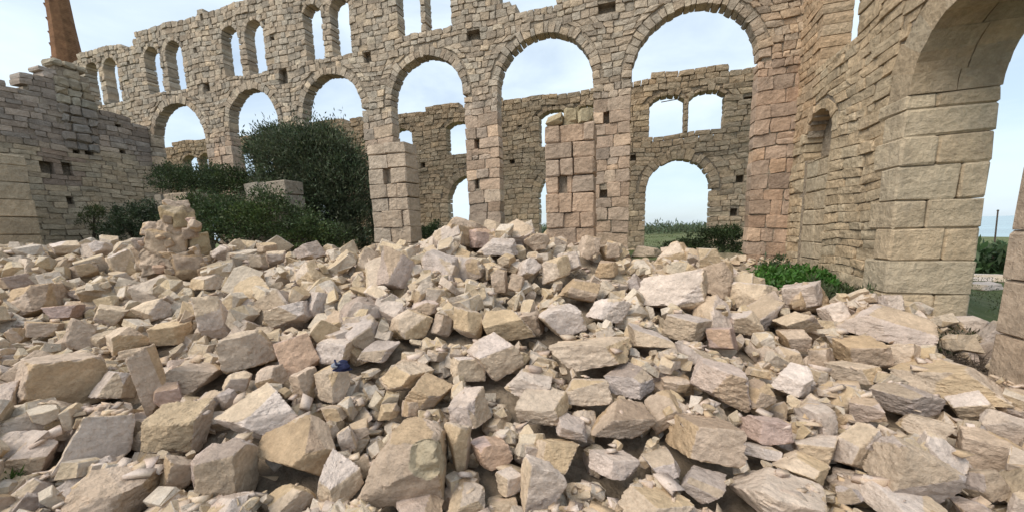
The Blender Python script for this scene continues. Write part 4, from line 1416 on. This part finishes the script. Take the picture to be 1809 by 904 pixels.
bush('mastic_shrub', 'dark green shrub behind, under the two farthest arches',
     [lobe(350, 325, 56, 30, 7.9), lobe(305, 322, 34, 26, 7.9), lobe(405, 335, 48, 34, 7.9)],
     gbase(350, 400, 7.9), 18000, 0.06, 0.028, (0.048, 0.070, 0.030), 0.3, 13, 'shrubs growing in the ruin', 6, (1.2, 1.15, 0.9))
bush('mastic_shrub', 'dark shrub at the foot of the left wall beside the masonry stump',
     [lobe(248, 400, 42, 42, 6.3), lobe(215, 412, 28, 28, 6.3), lobe(285, 405, 30, 40, 6.4)],
     gbase(245, 440, 6.3), 10000, 0.06, 0.026, (0.045, 0.064, 0.034), 0.3, 14, 'shrubs growing in the ruin', 6, (1.2, 1.15, 0.95))
bush('weed_clump', 'thin straggling weeds against the foot of the left wall',
     [lobe(165, 400, 26, 34, 6.6), lobe(172, 380, 14, 18, 6.6)], gbase(165, 435, 6.6), 1300, 0.07, 0.02, (0.085, 0.105, 0.045), 0.6, 15, None, 5, None, 'weeds')
bush('mastic_shrub', 'small dark shrub just right of the slotted pillar',
     [lobe(762, 425, 34, 28, 8.0), lobe(745, 420, 22, 22, 8.0)], gbase(760, 440, 8.0), 5000, 0.05, 0.026, (0.05, 0.075, 0.032), 0.3, 16, 'shrubs growing in the ruin', 4)
bush('mastic_shrub', 'low dark green shrub spilling across the foot of the rear doorway',
     [lobe(1262, 430, 46, 24, 10.3), lobe(1215, 440, 40, 16, 10.2), lobe(1290, 430, 26, 26, 10.4)], gbase(1255, 445, 10.3), 9000, 0.06, 0.024, (0.042, 0.062, 0.024), 0.35, 17, 'shrubs growing in the ruin', 5)

def weed_patch(name, label, boxes, n, length, width, colr, seed_, cat='weeds', up=1.2, hgt=0.12, group=None):
    g = np.random.default_rng(seed_)
    P = []
    for (x0, y0, x1, y1, wgt) in boxes:
        m = int(n*wgt)
        pts = np.c_[g.uniform(x0, x1, m), g.uniform(y0, y1, m)]
        cx, cy = (x0+x1)/2, (y0+y1)/2
        e = ((pts[:, 0]-cx)/(x1-x0)*2)**2 + ((pts[:, 1]-cy)/(y1-y0)*2)**2
        pts = pts[e < 1+0.35*noise3(np.c_[pts*0.06, pts[:, :1]*0], seed_)]
        for px, py in pts:
            d = ray(px, py); ts = np.linspace(1.5, 11, 120); Q = EYE+d[None]*ts[:, None]
            b = np.nonzero(Q[:, 2] < surf(Q[:, 0], Q[:, 1])+hgt*0.3)[0]
            if len(b): P.append(Q[b[0]] + np.array([jit(0.04), jit(0.04), 0]))
    P = np.array(P)
    i = np.clip(((P[:, 0]-HX0)/HC).astype(int), 0, HNX-1); j = np.clip(((P[:, 1]-HY0)/HC).astype(int), 0, HNY-1)
    gz = surf(P[:, 0], P[:, 1])
    P[:, 2] = np.minimum(HM[j, i], gz+0.05) - 0.02 + g.random(len(P))**1.6*hgt*(1+0.6*noise3(P*4, 5))
    N = g.normal(0, 0.8, (len(P), 3))
    V, F, C = leaves(P, N, length, width, colr, 0.35, up, seed_)
    b = P.mean(0); b[2] = float(surf(b[0], b[1])[0])
    root = empty(name, b, label, cat, group)
    link_mesh('leaves', mesh_from('leaves', V-b, F, C), MAT_LEAF, root, b)
    return root
weed_patch('weed_patch', 'bright green weeds growing along the foot of the end wall', [(1380, 455, 1520, 502, 0.6), (1330, 462, 1420, 490, 0.2), (1455, 475, 1545, 512, 0.2)], 8000, 0.09, 0.038, (0.055, 0.140, 0.024), 31, hgt=0.16)
weed_patch('weed_patch', 'dull grey-green scrub at the foot of the doorway pier', [(1420, 490, 1570, 535, 0.6), (1490, 480, 1575, 535, 0.4)], 6000, 0.10, 0.016, (0.075, 0.095, 0.045), 32, hgt=0.16)
weed_patch('weed_patch', 'dark low weeds among the dry twigs by the doorway', [(1620, 585, 1740, 632, 1.0)], 1500, 0.06, 0.014, (0.060, 0.070, 0.035), 35, hgt=0.10)
weed_patch('grass_tuft', 'small green grass tuft at the left edge in the foreground', [(-20, 835, 28, 872, 1.0)], 500, 0.07, 0.012, (0.07, 0.13, 0.03), 33, 'grass', hgt=0.03)
weed_patch('weed_patch', 'dark weeds in the corner between the arcade and the end wall', [(1340, 440, 1400, 462, 1.0)], 1200, 0.10, 0.03, (0.045, 0.075, 0.03), 34, hgt=0.14)
# dry scrub by the doorway
g = np.random.default_rng(41)
VV, FF, n = [], [], 0
base = atd(1668, 622, 3.55)
base[2] = float(surf(base[0], base[1])[0])
for k in range(1500):
    p = base + np.array([g.normal(0, 0.22), g.normal(0, 0.17), 0.0])
    p[2] = float(surf(p[0], p[1])[0]) - 0.02
    d = np.array([g.normal(0, 0.8), g.normal(0, 0.8), g.uniform(0.1, 0.9)]); d /= np.linalg.norm(d)
    L = g.uniform(0.06, 0.22); s = np.cross(d, g.normal(0, 1, 3)); s /= np.linalg.norm(s); t = np.cross(d, s)
    mid = p+d*L*0.5+g.normal(0, 0.015, 3)
    for q, r in ((p, 0.006), (mid, 0.0045), (p+d*L+g.normal(0, 0.02, 3), 0.0012)):
        VV += [q+s*r, q-s*r*0.5+t*r*0.8, q-s*r*0.5-t*r*0.8]
    for a in (0, 3):
        for b in range(3):
            FF.append((n+a+b, n+a+(b+1) % 3, n+a+3+(b+1) % 3, n+a+3+b))
    n += 9
dry = empty('dry_scrub', base, 'dark tangle of dry twigs at the foot of the doorway pier', 'scrub')
tag(link_mesh('twigs', mesh_from('twigs', np.array(VV)-base, FF), MAT_BARK, dry, base), kind='stuff')

# far vegetation, seen through the doorways: one mass each
def far_mass(name, label, xs, ys, n, hgt, colr, seed_, width=0.10, clump=0.0, cat='vegetation'):
    g = np.random.default_rng(seed_)
    x, y = g.uniform(*xs, n), g.uniform(*ys, n)
    if clump:
        cx, cy = g.uniform(*xs, 60), g.uniform(*ys, 60); k = g.integers(0, 60, n)
        x, y = cx[k]+g.normal(0, clump, n), cy[k]+g.normal(0, clump, n)
    H = hgt*(0.75+0.5*noise3(np.c_[x*0.35, y*0.35, x*0], seed_))
    z = surf(x, y)+0.35*fbm(np.stack([x*0.06, y*0.06, x*0], -1), 8)*np.clip((np.hypot(x, y)-18)/30, 0, 1) + g.random(n)*H
    P = np.c_[x, y, z]
    N = g.normal(0, 0.5, (n, 3))
    V, F, C = leaves(P, N, hgt*0.4, width, colr, 0.35, 1.0, seed_)
    return tag(link_mesh(name, mesh_from(name, V, F, C), MAT_LEAF), label, cat, kind='stuff')
far_mass('reeds', 'grey-green reeds standing along the far edge of the field', (-36, 20), (38, 46), 16000, 1.15, (0.11, 0.14, 0.08), 51)
far_mass('field_scrub', 'patchy low scrub in the green field behind the ruin', (-14, 10), (15, 36), 6000, 0.16, (0.12, 0.145, 0.065), 52, 0.04, 0.7)
far_mass('hedge', 'dark green hedge beyond the arched doorway on the right', (10, 34), (20, 27), 16000, 1.15, (0.05, 0.085, 0.035), 53, 0.16)
far_mass('field_scrub', 'grass and scrub outside the arched doorway on the right', (4.2, 14), (5, 20), 22000, 0.09, (0.12, 0.14, 0.065), 54, 0.014)

# pale stone path edge outside the doorway
for k, (px, py, w, dep) in enumerate([(1742, 478, 60, 9.0), (1765, 488, 50, 8.2), (1735, 512, 46, 7.2), (1752, 465, 34, 10.5)]):
    c = atd(px, py, dep); c[2] = float(surf(c[0], c[1])[0])+0.03
    W = w*dep/FPX
    V, F, C = rock(10, (W, 0.5, 0.14), 7300+k, 5, WHT)
    o = link_mesh('path_stone', mesh_from('path_stone', V, F, C, True), MAT_ROCK, None, c)
    tag(o, ['long pale stone across the path outside the doorway', 'pale stone right of the long one outside the doorway', 'nearest pale stone outside the doorway', 'farthest pale stone outside the doorway'][k], 'stone', 'stones on the path outside the doorway')
# post on the skyline
c0 = atd(1763, 412, 16)
c0[2] = float(surf(c0[0], c0[1])[0])
tp = atd(1763, 372, 16)
post = empty('fence_post', c0, 'thin dark post standing in front of the hedge beyond the doorway', 'post')
tube('pole', [c0, tp], 0.03, MAT_BARK, post, 8, 0.8)
tube('cap', [tp+np.array([0, 0, -0.03]), tp+np.array([0, 0, 0.03])], 0.038, MAT_BARK, post, 8, 0.8)

# ------------------------------------------------------------------ the brick chimney beyond the left wall
def brick_mat():
    m = bpy.data.materials.new('chimney_brick')
    m.use_nodes = True
    n, l = m.node_tree.nodes, m.node_tree.links
    b = n['Principled BSDF']; b.inputs['Roughness'].default_value = 0.9; b.inputs['Specular IOR Level'].default_value = 0.15
    tc = n.new('ShaderNodeTexCoord'); sp = n.new('ShaderNodeSeparateXYZ'); l.new(tc.outputs['Object'], sp.inputs[0])
    ad = n.new('ShaderNodeMath'); l.new(sp.outputs[0], ad.inputs[0]); l.new(sp.outputs[1], ad.inputs[1])
    cb = n.new('ShaderNodeCombineXYZ'); l.new(ad.outputs[0], cb.inputs[0]); l.new(sp.outputs[2], cb.inputs[1])
    br = n.new('ShaderNodeTexBrick'); br.inputs['Scale'].default_value = 2.4
    br.inputs['Color1'].default_value = (0.22, 0.10, 0.048, 1); br.inputs['Color2'].default_value = (0.165, 0.070, 0.035, 1); br.inputs['Mortar'].default_value = (0.27, 0.17, 0.10, 1)
    br.inputs['Mortar Size'].default_value = 0.025
    l.new(cb.outputs[0], br.inputs['Vector'])
    no = n.new('ShaderNodeTexNoise'); no.inputs['Scale'].default_value = 1.3; no.inputs['Detail'].default_value = 9; no.inputs['Roughness'].default_value = 0.75
    l.new(tc.outputs['Object'], no.inputs['Vector'])
    mr = n.new('ShaderNodeMapRange'); mr.inputs[1].default_value = 0.3; mr.inputs[2].default_value = 0.7; mr.inputs[3].default_value = 0.5; mr.inputs[4].default_value = 1.4
    l.new(no.outputs[0], mr.inputs[0])
    vm = n.new('ShaderNodeVectorMath'); vm.operation = 'SCALE'; l.new(br.outputs[0], vm.inputs[0]); l.new(mr.outputs[0], vm.inputs['Scale'])
    l.new(vm.outputs[0], b.inputs['Base Color'])
    bp = n.new('ShaderNodeBump'); bp.inputs['Strength'].default_value = 0.6; bp.inputs['Distance'].default_value = 0.03
    l.new(br.outputs['Fac'], bp.inputs['Height']); bp.invert = True; l.new(bp.outputs[0], b.inputs['Normal'])
    return m
MAT_BRICK = brick_mat()
cz0 = 1.0
ch = empty('brick_chimney', (-58.6, 27.2, cz0), 'tall tapering brown brick chimney rising behind the left wall', 'chimney')
def ring(z, hw, sides=8, phase=math.pi/8):
    return [(hw/math.cos(math.pi/sides)*math.cos(2*math.pi*k/sides+phase), hw/math.cos(math.pi/sides)*math.sin(2*math.pi*k/sides+phase), z) for k in range(sides)]
prof = [(0, 2.0), (14, 1.55), (18.3, 1.32), (19.5, 1.16), (21.5, 1.02), (24, 0.90), (27, 0.82), (33, 0.72), (38, 0.65)]
V, F = [], []
for z, hw in prof: V += ring(z, hw)
for i in range(len(prof)-1):
    for k in range(8): F.append((i*8+k, i*8+(k+1) % 8, (i+1)*8+(k+1) % 8, (i+1)*8+k))
link_mesh('shaft', mesh_from('shaft', V, F), MAT_BRICK, ch, (-58.6, 27.2, cz0))
V = ring(37.4, 0.98)+ring(38.3, 1.02)+ring(38.3, 0.6)+ring(37.4, 0.6)
F = [(a*8+k, a*8+(k+1) % 8, ((a+1) % 4)*8+(k+1) % 8, ((a+1) % 4)*8+k) for a in range(4) for k in range(8)]
link_mesh('cap', mesh_from('cap', V, F), MAT_BRICK, ch, (-58.6, 27.2, cz0))
# iron climbing bracket strip and broken brick courses on the left arris
for k in range(7):
    z = 19.0+k*1.3
    hw = float(np.interp(z, [p[0] for p in prof], [p[1] for p in prof]))
    tube('bracket', [(-58.6-hw*0.88-0.05, 27.2-hw*0.62, cz0+z), (-58.6-hw*0.88-0.22, 27.2-hw*0.62-0.1, cz0+z+rng.uniform(0.3, 0.7))], 0.09, MAT_BRICK, ch, 5)

# ------------------------------------------------------------------ the dark blue shoe left on a block
MAT_NAVY = simple_mat('navy_cloth', (0.016, 0.02, 0.055), 0.7, 0.3, 40, 0.3, bscale=200)
MAT_SHOEG = simple_mat('grey_lining', (0.20, 0.21, 0.25), 0.8, 0.25, 60)
sc_ = atd(606, 646, SHOE_T-0.04)
i, j = int((sc_[0]-HX0)/HC), int((sc_[1]-HY0)/HC)
shoe = empty('shoe', sc_, 'dark blue shoe with grey upper, lying on a yellow block', 'shoe')
def blob(name, off, dims, mat, seed_, yaw=0.3):
    D, F = cube_sphere(10)
    V = D*(1+0.10*fbm(D*2.2+seed_, seed_, 2))[:, None]*np.array(dims)/2
    V = V @ rot((0, 0, 1), yaw).T
    o_ = off[0]*RGT + off[1]*UPV - off[2]*FWD
    link_mesh(name, mesh_from(name, V, F, None, True), mat, shoe, sc_+o_)
blob('toe', (0.012, 0.0, 0.03), (0.105, 0.075, 0.065), MAT_NAVY, 3)
blob('upper', (-0.035, 0.012, 0.03), (0.085, 0.07, 0.045), MAT_SHOEG, 5)
blob('collar', (0.0, 0.03, 0.0), (0.075, 0.035, 0.04), MAT_NAVY, 7)
tube('strap', [sc_+RGT*-0.045+UPV*0.055-FWD*0.04, sc_+RGT*-0.02+UPV*0.025-FWD*0.07, sc_+RGT*0.02+UPV*0.022-FWD*0.05], 0.008, MAT_NAVY, shoe, 6)
blob('sole', (0.005, -0.022, 0.02), (0.15, 0.075, 0.02), MAT_NAVY, 9)
